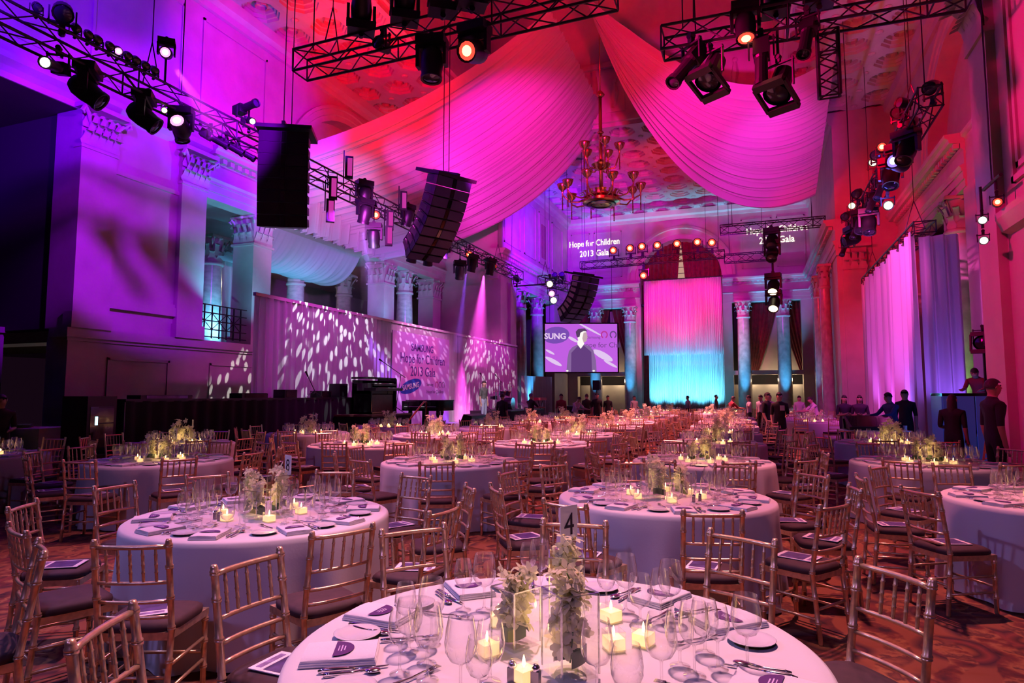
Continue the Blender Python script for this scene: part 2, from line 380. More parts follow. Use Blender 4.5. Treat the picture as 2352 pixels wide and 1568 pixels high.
def arch_panel(mb, u0, u1, z0, z1, uc, zc, r, dep, f, n=20, floor_z=None):
    """wall field with a round-headed recess; f(u, z, d) -> point; the recess starts at floor_z (z0 by default)"""
    fz = z0 if floor_z is None else floor_z
    def quad(*p): mb.add([f(*q) for q in p], [(0, 1, 2, 3)])
    quad((u0, z0, 0), (uc - r, z0, 0), (uc - r, z1, 0), (u0, z1, 0)); quad((uc + r, z0, 0), (u1, z0, 0), (u1, z1, 0), (uc + r, z1, 0))
    A = [(uc - r * math.cos(math.pi * i / n), zc + r * math.sin(math.pi * i / n)) for i in range(n + 1)]
    for (a, b_), (c, d_) in zip(A, A[1:]):
        quad((a, b_, 0), (c, d_, 0), (c, z1, 0), (a, z1, 0)); quad((a, b_, 0), (a, b_, dep), (c, d_, dep), (c, d_, 0))
        quad((a, fz, dep), (c, fz, dep), (c, d_, dep), (a, b_, dep))
    for s in (-1, 1): quad((uc + s * r, fz, 0), (uc + s * r, fz, dep), (uc + s * r, zc, dep), (uc + s * r, zc, 0))
def archivolt(mb, uc, zc, r0, r1, proj, f, n=24):
    prof = [(r0, 0), (r0, -proj * .5), (r0 + (r1 - r0) * .35, -proj * .5), (r0 + (r1 - r0) * .4, -proj * .8), (r0 + (r1 - r0) * .75, -proj * .8), (r0 + (r1 - r0) * .8, -proj * 1.2), (r1, -proj), (r1, 0)]
    mb.grid(lambda a, b: (lambda rr, dd: f(uc - rr * math.cos(math.pi * a), zc + rr * math.sin(math.pi * a), dd))(*prof[round(b * (len(prof) - 1))]), n, len(prof) - 1)

# ---- capitals and columns
def leaf(mb, q, c, w, h, out, curl):
    pts = []
    for k in range(6):
        t = k / 5; ww = w * (1 - .55 * t ** 2) * (1 + .25 * math.sin(9 * t)); zz = h * min(t, .86) / .86 - (h * .22 if t > .95 else 0)
        rr = out * .15 + (out * t ** 3) + (curl if t > .95 else 0)
        for s in (-.5, 0, .5): pts.append(c + q @ Vector((rr + (.03 * w if s == 0 else 0), s * ww, zz)))
    mb.add(pts, [(k * 3 + i, k * 3 + i + 1, k * 3 + i + 4, k * 3 + i + 3) for k in range(5) for i in range(2)])
def capital_mesh(r, h, square=False):
    mb = MB()
    if square:
        mb.box((0, 0, h * .45), (2 * r, 2 * r, h * .9))
        spots = [(a, s) for a in (0, 90, 180, 270) for s in (-.66, 0, .66)]
        for a, s in spots:
            q = Matrix.Rotation(R(a), 3, 'Z'); leaf(mb, q, q @ Vector((r, s * r, 0)), r * .62, h * .42, r * .30, r * .08)
        for a, s in spots:
            q = Matrix.Rotation(R(a), 3, 'Z'); leaf(mb, q, q @ Vector((r, s * r * .8 + r * .18, h * .24)), r * .5, h * .46, r * .42, r * .1)
    else:
        mb.lathe([(r, 0), (r * .97, h * .5), (r * 1.12, h * .85), (r * 1.25, h * .9)], 16)
        for k in range(8):
            q = Matrix.Rotation(R(45 * k), 3, 'Z'); leaf(mb, q, q @ Vector((r * .97, 0, 0)), r * .72, h * .42, r * .36, r * .1)
            q = Matrix.Rotation(R(45 * k + 22.5), 3, 'Z'); leaf(mb, q, q @ Vector((r * .97, 0, h * .22)), r * .62, h * .48, r * .5, r * .12)
    e = r * 1.05 if not square else r
    for k in range(4):
        q = Matrix.Rotation(R(90 * k + 45), 3, 'Z')
        mb.tube([q @ Vector((e * 1.0, 0, h * .5)), q @ Vector((e * 1.35, 0, h * .72)), q @ Vector((e * 1.62, 0, h * .86)), q @ Vector((e * 1.74, 0, h * .76)), q @ Vector((e * 1.6, 0, h * .7))], [r * .06, r * .1, r * .13, r * .12, r * .06], 6)
        q = Matrix.Rotation(R(90 * k), 3, 'Z'); mb.sph(q @ Vector((r * 1.28, 0, h * .9)), r * .16, 6, 5)
    return mb
def abacus(r, h): return MB().box((0, 0, h * .93), (r * 2.7, r * 2.7, h * .08)).box((0, 0, h * .985), (r * 2.5, r * 2.5, h * .05))
CAPR = capital_mesh(.36, 1.0).mesh('capital', 'stone', True); ABR = abacus(.36, 1.0).mesh('abacus', 'stone')
CAPS = capital_mesh(.44, 1.0, True).mesh('capital', 'stone'); ABS = abacus(.40, 1.0).mesh('abacus', 'stone')
SHAFT = MB().lathe([(.43, .35), (.44, .5), (.435, 2.2), (.40, 4.6), (.365, 6.58), (.365, 6.62)], 20).mesh('shaft', 'marble', True)
NECK = MB().lathe([(.365, 6.6), (.42, 6.62), (.44, 6.67), (.42, 6.72), (.37, 6.76)], 20).mesh('neck_ring', 'stone', True)
CBASE = MB().lathe([(.0, 0), (.62, 0), (.62, .14), (.56, .15), (.60, .2), (.58, .27), (.5, .30), (.53, .34), (.44, .38)], 20).mesh('column_base', 'stone', 40)
CBOX = None
def column(loc, label, group=None, zb=0.):
    t = thing('column', label, 'column', loc, 0, group)
    k = (6.75 - zb) / 6.75
    for me, nm in ((SHAFT, 'shaft'), (CBASE, 'column_base'), (NECK, 'neck_ring')):
        o = link(me, nm, t)
        if zb:
            if nm == 'shaft': o.scale = (1, 1, k)
            elif nm == 'neck_ring': o.location = (0, 0, -zb)
    link(CAPR, 'capital', t, (0, 0, 6.76 - zb)); link(ABR, 'abacus', t, (0, 0, 6.76 - zb))
    return t
def square_pier(loc, label, zb=3.3):
    t = thing('square_pier', label, 'pillar', loc)
    h = 6.7 - zb
    MB().bx(-.44, .44, -.44, .44, .3, h).obj('shaft', 'stone', t); MB().bx(-.52, .52, -.52, .52, 0, .3).obj('pier_base', 'stone', t)
    MB().bx(-.50, .50, -.50, .50, h, h + .08).obj('neck_ring', 'stone', t)
    link(CAPS, 'capital', t, (0, 0, h + .08)); link(ABS, 'abacus', t, (0, 0, h + .06))

# ---- left wall
fl = lambda u, z, d: (XL - d, u, z)
mb = MB()
mb.bx(XL - .7, XL, -6, 10.9, 8.85, CEIL)                          # over the dark opening
arch_panel(mb, 10.9, YS, 9.4, CEIL, 22.4, 9.4, 3.55, .5, fl)
wl = struct(mb.obj('wall_left', 'stone'))
wlp = struct(MB().bx(XL - .7, XL + .05, 10.9, YS, 0, 3.05).obj('wall_left_plinth', 'stone'))
wlr = struct(MB().bx(XL - .8, XL, 10.9, 14.9, 3.3, 9.4).obj('wall_left_pier', 'stone'))
struct(MB().bx(XL - .7, XL - .05, -6, 1.5, 0, 8.8).obj('wall_left_near', 'stone'))
MB().bx(XL - .5, XL + .16, 10.8, YS, 3.06, 3.30).bx(XL - .5, XL + .10, 10.85, YS, 2.98, 3.06).obj('plinth_cap', 'stone', wlp)
MB().bx(XL - .5, XL + .14, 10.82, YS, 0, .35).obj('plinth_base', 'stone', wlp)
for y0, y1 in ((11.95, 13.85), (15.3, 18.6), (19.3, 22.6), (23.3, 26.6)):
    q = MB(); 
    for a, b_, c, d_ in ((y0, y1, .65, .72), (y0, y1, 2.55, 2.62), (y0, y0 + .07, .65, 2.62), (y1 - .07, y1, .65, 2.62)): q.bx(XL + .05, XL + .09, a, b_, c, d_)
    q.obj('panel_moulding', 'stone', wlp)
for y0, y1 in ((10.9, 11.87), (13.95, 14.87)):
    MB().bx(XL - .1, XL + .16, y0, y1, 3.3, 7.94).bx(XL - .1, XL + .22, y0 - .05, y1 + .05, 3.3, 3.7).bx(XL - .1, XL + .20, y0 - .03, y1 + .03, 7.86, 7.94).obj('pilaster', 'stone', wlr)
    q = MB()
    for s in (-.40, -.2, 0, .2, .40):
        leaf(q, Matrix.Identity(3), Vector((XL + .16, (y0 + y1) / 2 + s, 7.95)), .24, .36, .18, .06)
    for s in (-.30, -.1, .1, .30):
        leaf(q, Matrix.Identity(3), Vector((XL + .16, (y0 + y1) / 2 + s, 8.12)), .22, .42, .24, .07)
    for s in (-.42, -.22, 0, .22, .42):
        leaf(q, Matrix.Identity(3), Vector((XL + .16, (y0 + y1) / 2 + s, 8.38)), .18, .40, .28, .07)
    for s in (-1, 1):
        q.tube([(XL + .2, (y0 + y1) / 2 + s * .3, 8.45), (XL + .34, (y0 + y1) / 2 + s * .48, 8.7), (XL + .4, (y0 + y1) / 2 + s * .62, 8.82), (XL + .38, (y0 + y1) / 2 + s * .66, 8.7), (XL + .34, (y0 + y1) / 2 + s * .58, 8.66)], [.03, .05, .06, .06, .03], 6)
    q.bx(XL, XL + .14, y0, y1, 7.94, 8.9).bx(XL, XL + .42, y0 - .12, y1 + .12, 8.86, 8.98)
    q.obj('capital', 'stone', wlr)
MB().bx(XL, XL + .12, 11.87, 13.95, 3.9, 4.15).bx(XL, XL + .07, 11.87, 13.95, 4.15, 4.25).obj('sill_moulding', 'stone', wlr)
MB().bx(XL, XL + .06, 11.87, 13.95, 7.5, 7.62).obj('panel_moulding', 'stone', wlr)
tr1 = struct(ent_x(MB(), XL, 14.9, YS, 1).obj('trim_1', 'stone'))
dentils(tr1, [(XL + .22, 15.1 + .31 * k, 8.99) for k in range(34)])
q = MB(); archivolt(q, 22.4, 9.4, 3.55, 4.15, .14, fl); q.obj('archivolt', 'stone', wl, 30)
q = MB(); archivolt(q, 22.4, 9.4, 2.1, 2.5, .10, lambda u, z, d: (XL - .5 - d * .6, u, z)); q.obj('lunette_ring', 'stone', wl, 30)
for y0, y1 in ((7.5, 10.4), (11.1, 13.9), (14.6, 17.4), (27.2, 30.6)):
    q = MB()
    for a, b_, c, d_ in ((y0, y1, 9.9, 9.98), (y0, y1, 13.3, 13.38), (y0, y0 + .08, 9.9, 13.38), (y1 - .08, y1, 9.9, 13.38)): q.bx(XL, XL + .05, a, b_, c, d_)
    q.obj('panel_moulding', 'stone', wl)
MB().prism([(XL, 13.7), (XL + .12, 13.72), (XL + .16, 13.9), (XL + .34, 14.0), (XL + .40, 14.3), (XL, 14.3)], 'Y', -6, YS).obj('crown_moulding', 'stone', wl)
MB().prism([(XL, 9.38), (XL + .28, 9.36), (XL + .30, 9.20), (XL + .12, 9.1), (XL, 9.0)], 'Y', -6, 14.9).obj('string_course', 'stone', wl)
# dark bay beside the pier
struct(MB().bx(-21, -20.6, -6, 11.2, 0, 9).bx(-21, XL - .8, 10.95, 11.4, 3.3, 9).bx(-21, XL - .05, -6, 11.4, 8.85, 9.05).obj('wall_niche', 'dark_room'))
struct(MB().bx(-18.6, -18.3, -6, 11.0, 0, 3.25).bx(-18.7, -18.2, -6, 11, 3.25, 3.4).obj('wall_niche_partition', 'stone_dark'))
# balcony room behind the colonnade
struct(MB().bx(-26, XL + .02, 14.9, YS + 6, 3.05, 3.3).obj('balcony_floor', 'wood_dark'))
struct(MB().bx(-26.3, -26, 11, 40, 3.3, 9.4).bx(-26, XL - .3, 39.5, 39.8, 3.3, 9.4).bx(-26, XL - .8, 13.6, 13.9, 3.3, 9.4).obj('wall_balcony', 'plaster'))
struct(MB().bx(-26, XL - .4, 14, 40, 8.35, 8.6).obj('balcony_ceiling', 'plaster'))
mb = MB().bx(XL - .3, XL + .02, 14.9, 26.5, 3.32, 3.40)
rail = thing('balcony_railing', 'black iron balcony railing of squares and diagonals between the stone piers', 'railing', (XL - .1, 14.9, 3.4))
for z in (.05, .28, .55, .80, 1.05): MB().bx(-.025, .025, 0, 2.05, z - .015, z + .015).obj('rail', 'black', rail)
for k in range(7): MB().bx(-.02, .02, .3 * k - .012, .3 * k + .012, 0, 1.05).obj('baluster', 'black', rail)
for k in range(3):
    for s in (0, 1): MB().cyl((0, .6 * k, .28 + .52 * s), (0, .6 * k + .6, .28 + .52 * (1 - s)), .012, n=5).obj('diagonal', 'black', rail)
square_pier((XL - .46, 17.53, 3.31), 'square stone pier with leafy capital at the end of the iron railing')
square_pier((XL - .46, 25.8, 3.31), 'square stone pier with leafy capital rising above the stage backdrop')
column((XL - .45, 27.95, 3.3), 'round marble column with leafy capital beside the square pier above the stage', None, 3.3)
square_pier((XL - .46, 30.6, 3.31), 'pale square stone pier at the end of the balcony colonnade')
column((-19.6, 19.0, 3.3), 'round column in shadow behind the iron balcony railing', None, 3.3)
column((-19.6, 23.9, 3.3), 'round column with blue-lit capital beside the balcony wall lamp', None, 3.3)
column((-19.6, 27.6, 3.3), 'pale round column in the purple beam behind the balcony', None, 3.3)

# ---- return and far left wall
flf = lambda u, z, d: (XLF - d, u, z)
mb = MB().bx(XL - .6, XLF, YS, YS + .6, 0, CEIL).bx(XLF - .6, XLF, YS + .6, 34.0, 0, 9.4).bx(XLF - .6, XLF, 41.6, YB, 0, 9.4).bx(XLF - .6, XLF, YS + .6, YB, 9.4, CEIL)
wlf = struct(mb.obj('wall_left_far', 'stone'))
ent_x(MB(), XLF, YS - .3, YB, 1).obj('entablature', 'stone', wlf)
dent_row(wlf, [(XLF + .22, YS + .31 * k, 8.99) for k in range(43)])
MB().prism([(XLF, 13.7), (XLF + .12, 13.72), (XLF + .16, 13.9), (XLF + .34, 14.0), (XLF + .40, 14.3), (XLF, 14.3)], 'Y', YS, YB).obj('crown_moulding', 'stone', wlf)
MB().bx(XLF, XLF + .14, YS, YS + .9, 3.3, 7.94).bx(XLF, XLF + .14, 32.9, 33.8, 0, 7.75).obj('pilaster', 'stone', wlf)
for y0, y1 in ((32.2, 34.8), (35.5, 37.6), (38.3, 40.4), (41.1, 43.6)):
    q = MB()
    for a, b_, c, d_ in ((y0, y1, 9.95, 10.03), (y0, y1, 13.2, 13.28), (y0, y0 + .08, 9.95, 13.28), (y1 - .08, y1, 9.95, 13.28)): q.bx(XLF, XLF + .06, a, b_, c, d_)
    q.obj('panel_moulding', 'stone', wlf)
MB().bx(XLF - .01, XLF + .03, 38.9, 39.7, 10.4, 12.6).obj('panel', 'red_velvet', wlf)
column((XLF - .25, 35.4, 0), 'round column with blue-lit capital beside the gilded lattice window')
column((XLF - .25, 38.6, 0), 'round column with blue-lit capital between the lattice window and the hanging screen')
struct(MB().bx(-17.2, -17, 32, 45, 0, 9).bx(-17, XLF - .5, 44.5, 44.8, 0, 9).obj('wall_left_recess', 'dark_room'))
win = thing('lattice_window', 'tall gilded lattice window glowing between two columns', 'window', (-16.8, 0, 0))
MB().bx(-.05, -.02, 41.5, 44.3, 1.5, 7.2).obj('pane', emitter('amber_glow', (1, .62, .22), .35), win)
for k in range(8): MB().bx(0, .06, 41.5 + .4 * k - .03, 41.5 + .4 * k + .03, 1.5, 7.2).obj('mullion', 'black', win)
for k in range(13): MB().bx(0, .06, 41.5, 44.3, 1.5 + .475 * k - .03, 1.5 + .475 * k + .03).obj('transom', 'black', win)

# ---- back wall
fb = lambda u, z, d: (u, YB + d, z)
mb = MB(); arch_panel(mb, XLF, XRF, 9.4, CEIL, -4.6, 9.6, 2.72, 1.2, fb, floor_z=9.4)
mb.bx(-7.9, -7.32, YB, YB + .7, 0, 9.4).bx(-1.88, -1.3, YB, YB + .7, 0, 9.4).bx(XLF, -11.9, YB, YB + .7, 0, 7.8).bx(2.9, XRF, YB, YB + .7, 0, 7.8)
wb = struct(mb.obj('wall_back', 'stone'))
q = MB(); archivolt(q, -4.6, 9.6, 2.72, 3.62, .22, fb); q.obj('archivolt', 'stone', wb, 30)
for x0, x1 in ((XLF, -7.35), (-1.85, XRF)):
    ent_y(MB(), YB, x0, x1).obj('entablature', 'stone', wb)
    dent_row(wb, [(x0 + .2 + .31 * k, YB - .22, 8.99) for k in range(int((x1 - x0) / .31))])
MB().prism([(YB, 13.7), (YB - .12, 13.72), (YB - .16, 13.9), (YB - .34, 14.0), (YB - .40, 14.3), (YB, 14.3)], 'X', XLF, XRF).obj('crown_moulding', 'stone', wb)
for x0, x1 in ((-12.3, -10.9), (-10.6, -8.6), (-.6, 1.3), (1.6, 3.3)):
    q = MB()
    for a, b_, c, d_ in ((x0, x1, 9.95, 10.02), (x0, x1, 13.2, 13.27), (x0, x0 + .07, 9.95, 13.27), (x1 - .07, x1, 9.95, 13.27)): q.bx(a, b_, YB - .05, YB, c, d_)
    q.obj('panel_moulding', 'stone', wb)
for x0, x1 in ((-11.9, -7.9), (-1.3, 2.9)):
    MB().bx(x0, x1, YB - .35, YB + .3, 2.92, 3.2).obj('balcony_ledge', 'stone', wb)
    MB().bx(x0, x1, YB + .9, YB + 1.0, 0, 2.3).obj('partition_panel', 'plaster', wb)
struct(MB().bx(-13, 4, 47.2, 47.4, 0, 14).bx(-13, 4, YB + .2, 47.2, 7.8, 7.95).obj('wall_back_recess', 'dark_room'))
for x, lab in ((-10.47, 'round column with blue-lit foot behind the hanging video screen'), (-8.03, 'round column with blue-lit foot between the video screen and the string curtain'),
               (-.60, 'round column with blue-lit foot beside the string curtain and the parted red drapes'), (1.81, 'round column with blue-lit foot between two parted dark red drapes')):
    column((x, YB - .35, 0), lab)
for x in (-10.6, -9.0, -.2, 1.2, 2.4): lamp('POINT', (x, YB + .45, 2.6), (1, .72, .45), 22, size=.1)     # unseen fill points added to brighten the partition panels
# dark red drapes in the bays
def pleats(f, nu, nz, amp, npl):
    return MB().grid(lambda a, b: f(a, b, amp * math.sin(2 * math.pi * npl * a) * (1 - .3 * b)), nu, nz)
def drape_side(x_out, x_in, lab):
    def f(a, b, w):      # b = 0 top, tied back at b = .62
        tie = 1 - .62 * b ** 1.3
        return (x_out + (x_in - x_out) * a * tie, YB + 1.3 + w, 7.8 - 4.6 * b)
    o = pleats(f, 40, 16, .07, 7).obj('window_drape', 'red_velvet', None, True)
    tag(o, lab, 'curtain', 'dark red drapes in the end wall bays')
drape_side(-.5, 1.5, 'dark red velvet drape tied back behind the column beside the string curtain')
drape_side(3.5, 1.6, 'dark red velvet drape tied back at the corner of the end wall')
drape_side(-7.6, -9.6, 'dark red velvet drape tied back just left of the string curtain')
drape_side(-12.4, -9.8, 'dark red velvet drape tied back behind the video screen')
def arch_half(x0, x1, lab):
    def f(a, b, w):
        x = x0 + (x1 - x0) * a
        top = 9.6 + math.sqrt(max(.02, 2.70 ** 2 - (x + 4.6) ** 2))
        gap = 1 - .12 * max(0, 1 - abs(b - .3) / .3) * 1.0
        return (x0 + (x1 - x0) * a * gap, YB + .8 + w, top + (.3 - top) * b)
    tag(pleats(f, 50, 14, .08, 8).obj('arch_drape', 'red_velvet', None, True), lab, 'curtain')
arch_half(-7.3, -4.62, 'dark red drape filling the left half of the arched window')
arch_half(-1.9, -4.60, 'dark red drape filling the right half of the arched window')
MB().bx(-5.3, -3.9, YB + 1.05, YB + 1.1, 3, 12.2).obj('window_pane', emitter('dusk_pane', (1, .55, .42), .55), wb)
for k in range(10): MB().bx(-5.3, -3.9, YB + 1.0, YB + 1.05, 8 + .42 * k, 8.03 + .42 * k).obj('glazing_bar', 'black', wb)
for x0, x1 in ((.2, 1.8), (1.9, 3.2), (-9.8, -8.6)):
    MB().bx(x0, x1, YB + 1.5, YB + 1.6, 3.2, 7.7).obj('bay_panel', 'plaster', wb)

# ---- right wall
mb = MB().bx(XRF, XR + .6, YS, YS + .6, 0, CEIL).bx(XRF, XRF + .6, YS + .6, YB, 0, CEIL)
wrf = struct(mb.obj('wall_right_far', 'stone'))
ent_x(MB(), XRF, YS - .2, YB, -1).obj('entablature', 'stone', wrf)
dent_row(wrf, [(XRF - .22, YS + .31 * k, 8.99) for k in range(43)])
MB().prism([(XRF, 13.7), (XRF - .12, 13.72), (XRF - .16, 13.9), (XRF - .34, 14.0), (XRF - .40, 14.3), (XRF, 14.3)], 'Y', YS, YB).obj('crown_moulding', 'stone', wrf)
MB().bx(3.75, 4.7, YS - .14, YS, 0, 7.1).obj('pilaster', 'stone', wrf)
q = MB(); r3 = Matrix.Rotation(R(-90), 3, 'Z')
for s in (-.33, 0, .33):
    leaf(q, r3, Vector((4.22 + s, YS - .15, 7.1)), .32, .45, .16, .05); leaf(q, r3, Vector((4.22 + s * .8, YS - .15, 7.35)), .28, .55, .22, .06)
q.bx(3.75, 4.7, YS - .12, YS, 7.1, 8.1).bx(3.6, 4.85, YS - .4, YS, 8.06, 8.18).obj('capital', 'stone', wrf)
column((XRF - .35, 33.4, 0), 'round column lit blue from below at the corner of the right wall').scale = (.62, .62, 1)
column((XRF - .35, 36.6, 0), 'round column lit blue from below near the end of the right wall').scale = (.62, .62, 1)
fr = lambda u, z, d: (XR + d, u, z)
mb = MB(); arch_panel(mb, 13.5, YS, 9.4, CEIL, 22.4, 9.4, 3.55, .5, fr)
mb.bx(XR, XR + .6, 13.5, 15.2, 0, 9.4).bx(XR, XR + .6, 20.6, 22.1, 0, 9.4).bx(XR, XR + .6, 29.3, YS, 0, 9.4)
wr = struct(mb.obj('wall_right', 'stone'))
ent_x(MB(), XR, 22.0, YS, -1).obj('entablature', 'stone', wr)
ent_x(MB(), XR + .4, 13.5, 22.0, -1).obj('entablature', 'stone', wr)
dent_row(wr, [(XR - .22, 22.1 + .31 * k, 8.99) for k in range(29)])
q = MB(); archivolt(q, 22.4, 9.4, 3.55, 4.15, .14, fr); q.obj('archivolt', 'stone', wr, 30)
MB().bx(XR - .16, XR, 20.8, 21.8, 0, 7.6).bx(XR - .22, XR, 20.7, 21.9, 0, .5).obj('pilaster', 'stone', wr)
MB().prism([(XR, 13.7), (XR - .12, 13.72), (XR - .16, 13.9), (XR - .34, 14.0), (XR - .40, 14.3), (XR, 14.3)], 'Y', 13.5, YS).obj('crown_moulding', 'stone', wr)
struct(MB().bx(9.5, 9.8, 13, 32, 0, 9.4).bx(XR + .5, 9.5, 31.2, 31.5, 0, 9.4).bx(XR + .4, 9.8, 13, 32, 8.4, 8.6).obj('wall_right_recess', 'stone_dark'))
column((XR + .1, 23.4, 0), 'round column lit green from below beside the pink sheer box')
# near right pier
mb = MB().bx(XRN, XRN + .8, -6, 13.3, 0, CEIL).bx(XRN, XR + .8, 13.0, 13.3, 0, CEIL)
wrn = struct(mb.obj('wall_right_near', 'stone'))
MB().bx(XRN - .14, XRN, 12.45, 13.35, 0, 7.8).bx(XRN - .2, XRN, 12.4, 13.4, 0, .5).bx(XRN - .19, XRN, 12.42, 13.38, 7.7, 7.8).obj('pilaster', 'stone', wrn)
q = MB(); r4 = Matrix.Rotation(R(180), 3, 'Z')
for s in (-.36, -.18, 0, .18, .36):
    leaf(q, r4, Vector((XRN - .15, 12.9 + s, 7.82)), .24, .45, .18, .06); leaf(q, r4, Vector((XRN - .15, 12.9 + s * .9 + .08, 8.1)), .22, .5, .28, .08)
q.bx(XRN - .13, XRN, 12.45, 13.35, 7.8, 8.9).bx(XRN - .42, XRN, 12.3, 13.5, 8.86, 9.0)
for s in (-1, 1): q.sph((XRN - .3, 12.9 + s * .42, 8.7), .13, 8, 6)
q.obj('capital', 'stone', wrn)
for y0, y1 in ((10.0, 12.0), (6.8, 9.4)):
    q = MB()
    for k, e in ((0, .05), (.18, .035)):
        for a, b_, c, d_ in ((y0 + k, y1 - k, 4.95 + k, 5.05 + k), (y0 + k, y1 - k, 9.5 - k, 9.6 - k), (y0 + k, y0 + k + .1, 4.95 + k, 9.6 - k), (y1 - k - .1, y1 - k, 4.95 + k, 9.6 - k)): q.bx(XRN - e, XRN, a, b_, c, d_)
    q.obj('panel_moulding', 'stone', wrn)
MB().prism([(XRN, 4.2), (XRN - .12, 4.25), (XRN - .2, 4.45), (XRN - .2, 4.55), (XRN, 4.6)], 'Y', -6, 12.3).obj('string_course', 'stone', wrn)
struct(MB().bx(-22, 7, -6.6, -6.2, 0, CEIL).obj('wall_front', 'stone_dark'))

# ---- ceiling with coffers, drum and dome
NT = 14; TS = (XR - XL) / NT; Y0 = YB - 22 * TS
ceil = struct(MB().bx(XL - .6, XR + .6, -6.5, Y0, CEIL, CEIL + .2).obj('ceiling', 'ceil'))
def coffer_mesh():
    h = TS / 2; mb = MB()
    def oct(rr, z): return [(rr * math.cos(R(22.5 + 45 * k)), rr * math.sin(R(22.5 + 45 * k)), z) for k in range(8)]
    sq = [(h, h * .42, 0), (h * .42, h, 0), (-h * .42, h, 0), (-h, h * .42, 0), (-h, -h * .42, 0), (-h * .42, -h, 0), (h * .42, -h, 0), (h, -h * .42, 0)]
    rings = [oct(.64, 0), oct(.62, .10), oct(.55, .10), oct(.53, .22), oct(.46, .22), oct(.44, .36), oct(.36, .36)]
    o = mb
    allr = [sq] + rings; vs = [p for r_ in allr for p in r_]
    fs = []
    sq_i = [7, 0, 1, 2, 3, 4, 5, 6]
    for k in range(8):   # field between the square and the octagon
        fs.append((sq_i[(k + 1) % 8], sq_i[(k + 2) % 8], 8 + (k + 1) % 8, 8 + k)[::-1])
    for r_ in range(1, len(allr) - 1):
        for k in range(8): fs.append((r_ * 8 + k, r_ * 8 + (k + 1) % 8, (r_ + 1) * 8 + (k + 1) % 8, (r_ + 1) * 8 + k))
    fs.append(tuple((len(allr) - 1) * 8 + k for k in range(8)))
    mb.add(vs, fs)
    for a, b_ in ((1, 1), (-1, 1), (-1, -1), (1, -1)):
        mb.add([(a * h, b_ * h, 0), (a * h, b_ * h * .42, 0), (a * h * .42, b_ * h, 0)], [(0, 1, 2)])
    mb.lathe([(.20, .12), (.22, .26), (.12, .30), (0.01, .2)], 8, (0, 0, .06))
    mb.sph((h * .98, h * .98, -.02), (.14, .14, .06), 8, 4)
    return mb.mesh('coffer', 'ceil')
CF = coffer_mesh()
DX = (3, 11); DY = (4, 12)
for i in range(NT):
    for j in range(22):
        if DX[0] <= i < DX[1] and DY[0] <= j < DY[1]: continue
        link(CF, 'coffer', ceil, (XL + TS * (i + .5), Y0 + TS * (j + .5), CEIL))
dx0, dx1, dy0, dy1 = XL + TS * DX[0], XL + TS * DX[1], Y0 + TS * DY[0], Y0 + TS * DY[1]
c0 = CEIL + .012
mb = MB().bx(dx0 - .1, dx0, dy0, dy1, c0, 17.6).bx(dx1, dx1 + .1, dy0, dy1, c0, 17.6).bx(dx0, dx1, dy0 - .1, dy0, c0, 17.6).bx(dx0, dx1, dy1, dy1 + .1, c0, 17.6)
drum = struct(mb.obj('dome_drum', 'plaster'))
cx, cy, hw = (dx0 + dx1) / 2, (dy0 + dy1) / 2, (dx1 - dx0) / 2
def domef(a, b):
    u, v = 2 * a - 1, 2 * b - 1
    return (cx + hw * u, cy + hw * v, 17.55 + 3.6 * math.sqrt(max(0, (1 - u * u) * (1 - v * v))) ** .9)
struct(MB().grid(domef, 24, 24).obj('dome', 'plaster', None, True))
for k in range(9):
    x = dx0 + .8 + 1.35 * k
    MB().bx(x, x + .9, dy1 - .06, dy1, 15.0, 16.9).obj('frieze_panel', 'plaster', drum)
    MB().sph((x + .45, dy1 - .08, 16.5), (.12, .08, .14), 8, 6).tube([(x + .45, dy1 - .08, 16.4), (x + .45, dy1 - .1, 15.9), (x + .38, dy1 - .08, 15.2)], [.09, .17, .08], 6).obj('frieze_figure', 'plaster', drum)
for z in (14.5, 17.2):
    MB().bx(dx0, dx1, dy1 - .18, dy1, z, z + .22).bx(dx0, dx0 + .18, dy0, dy1, z, z + .22).bx(dx1 - .18, dx1, dy0, dy1, z, z + .22).obj('drum_moulding', 'plaster', drum)
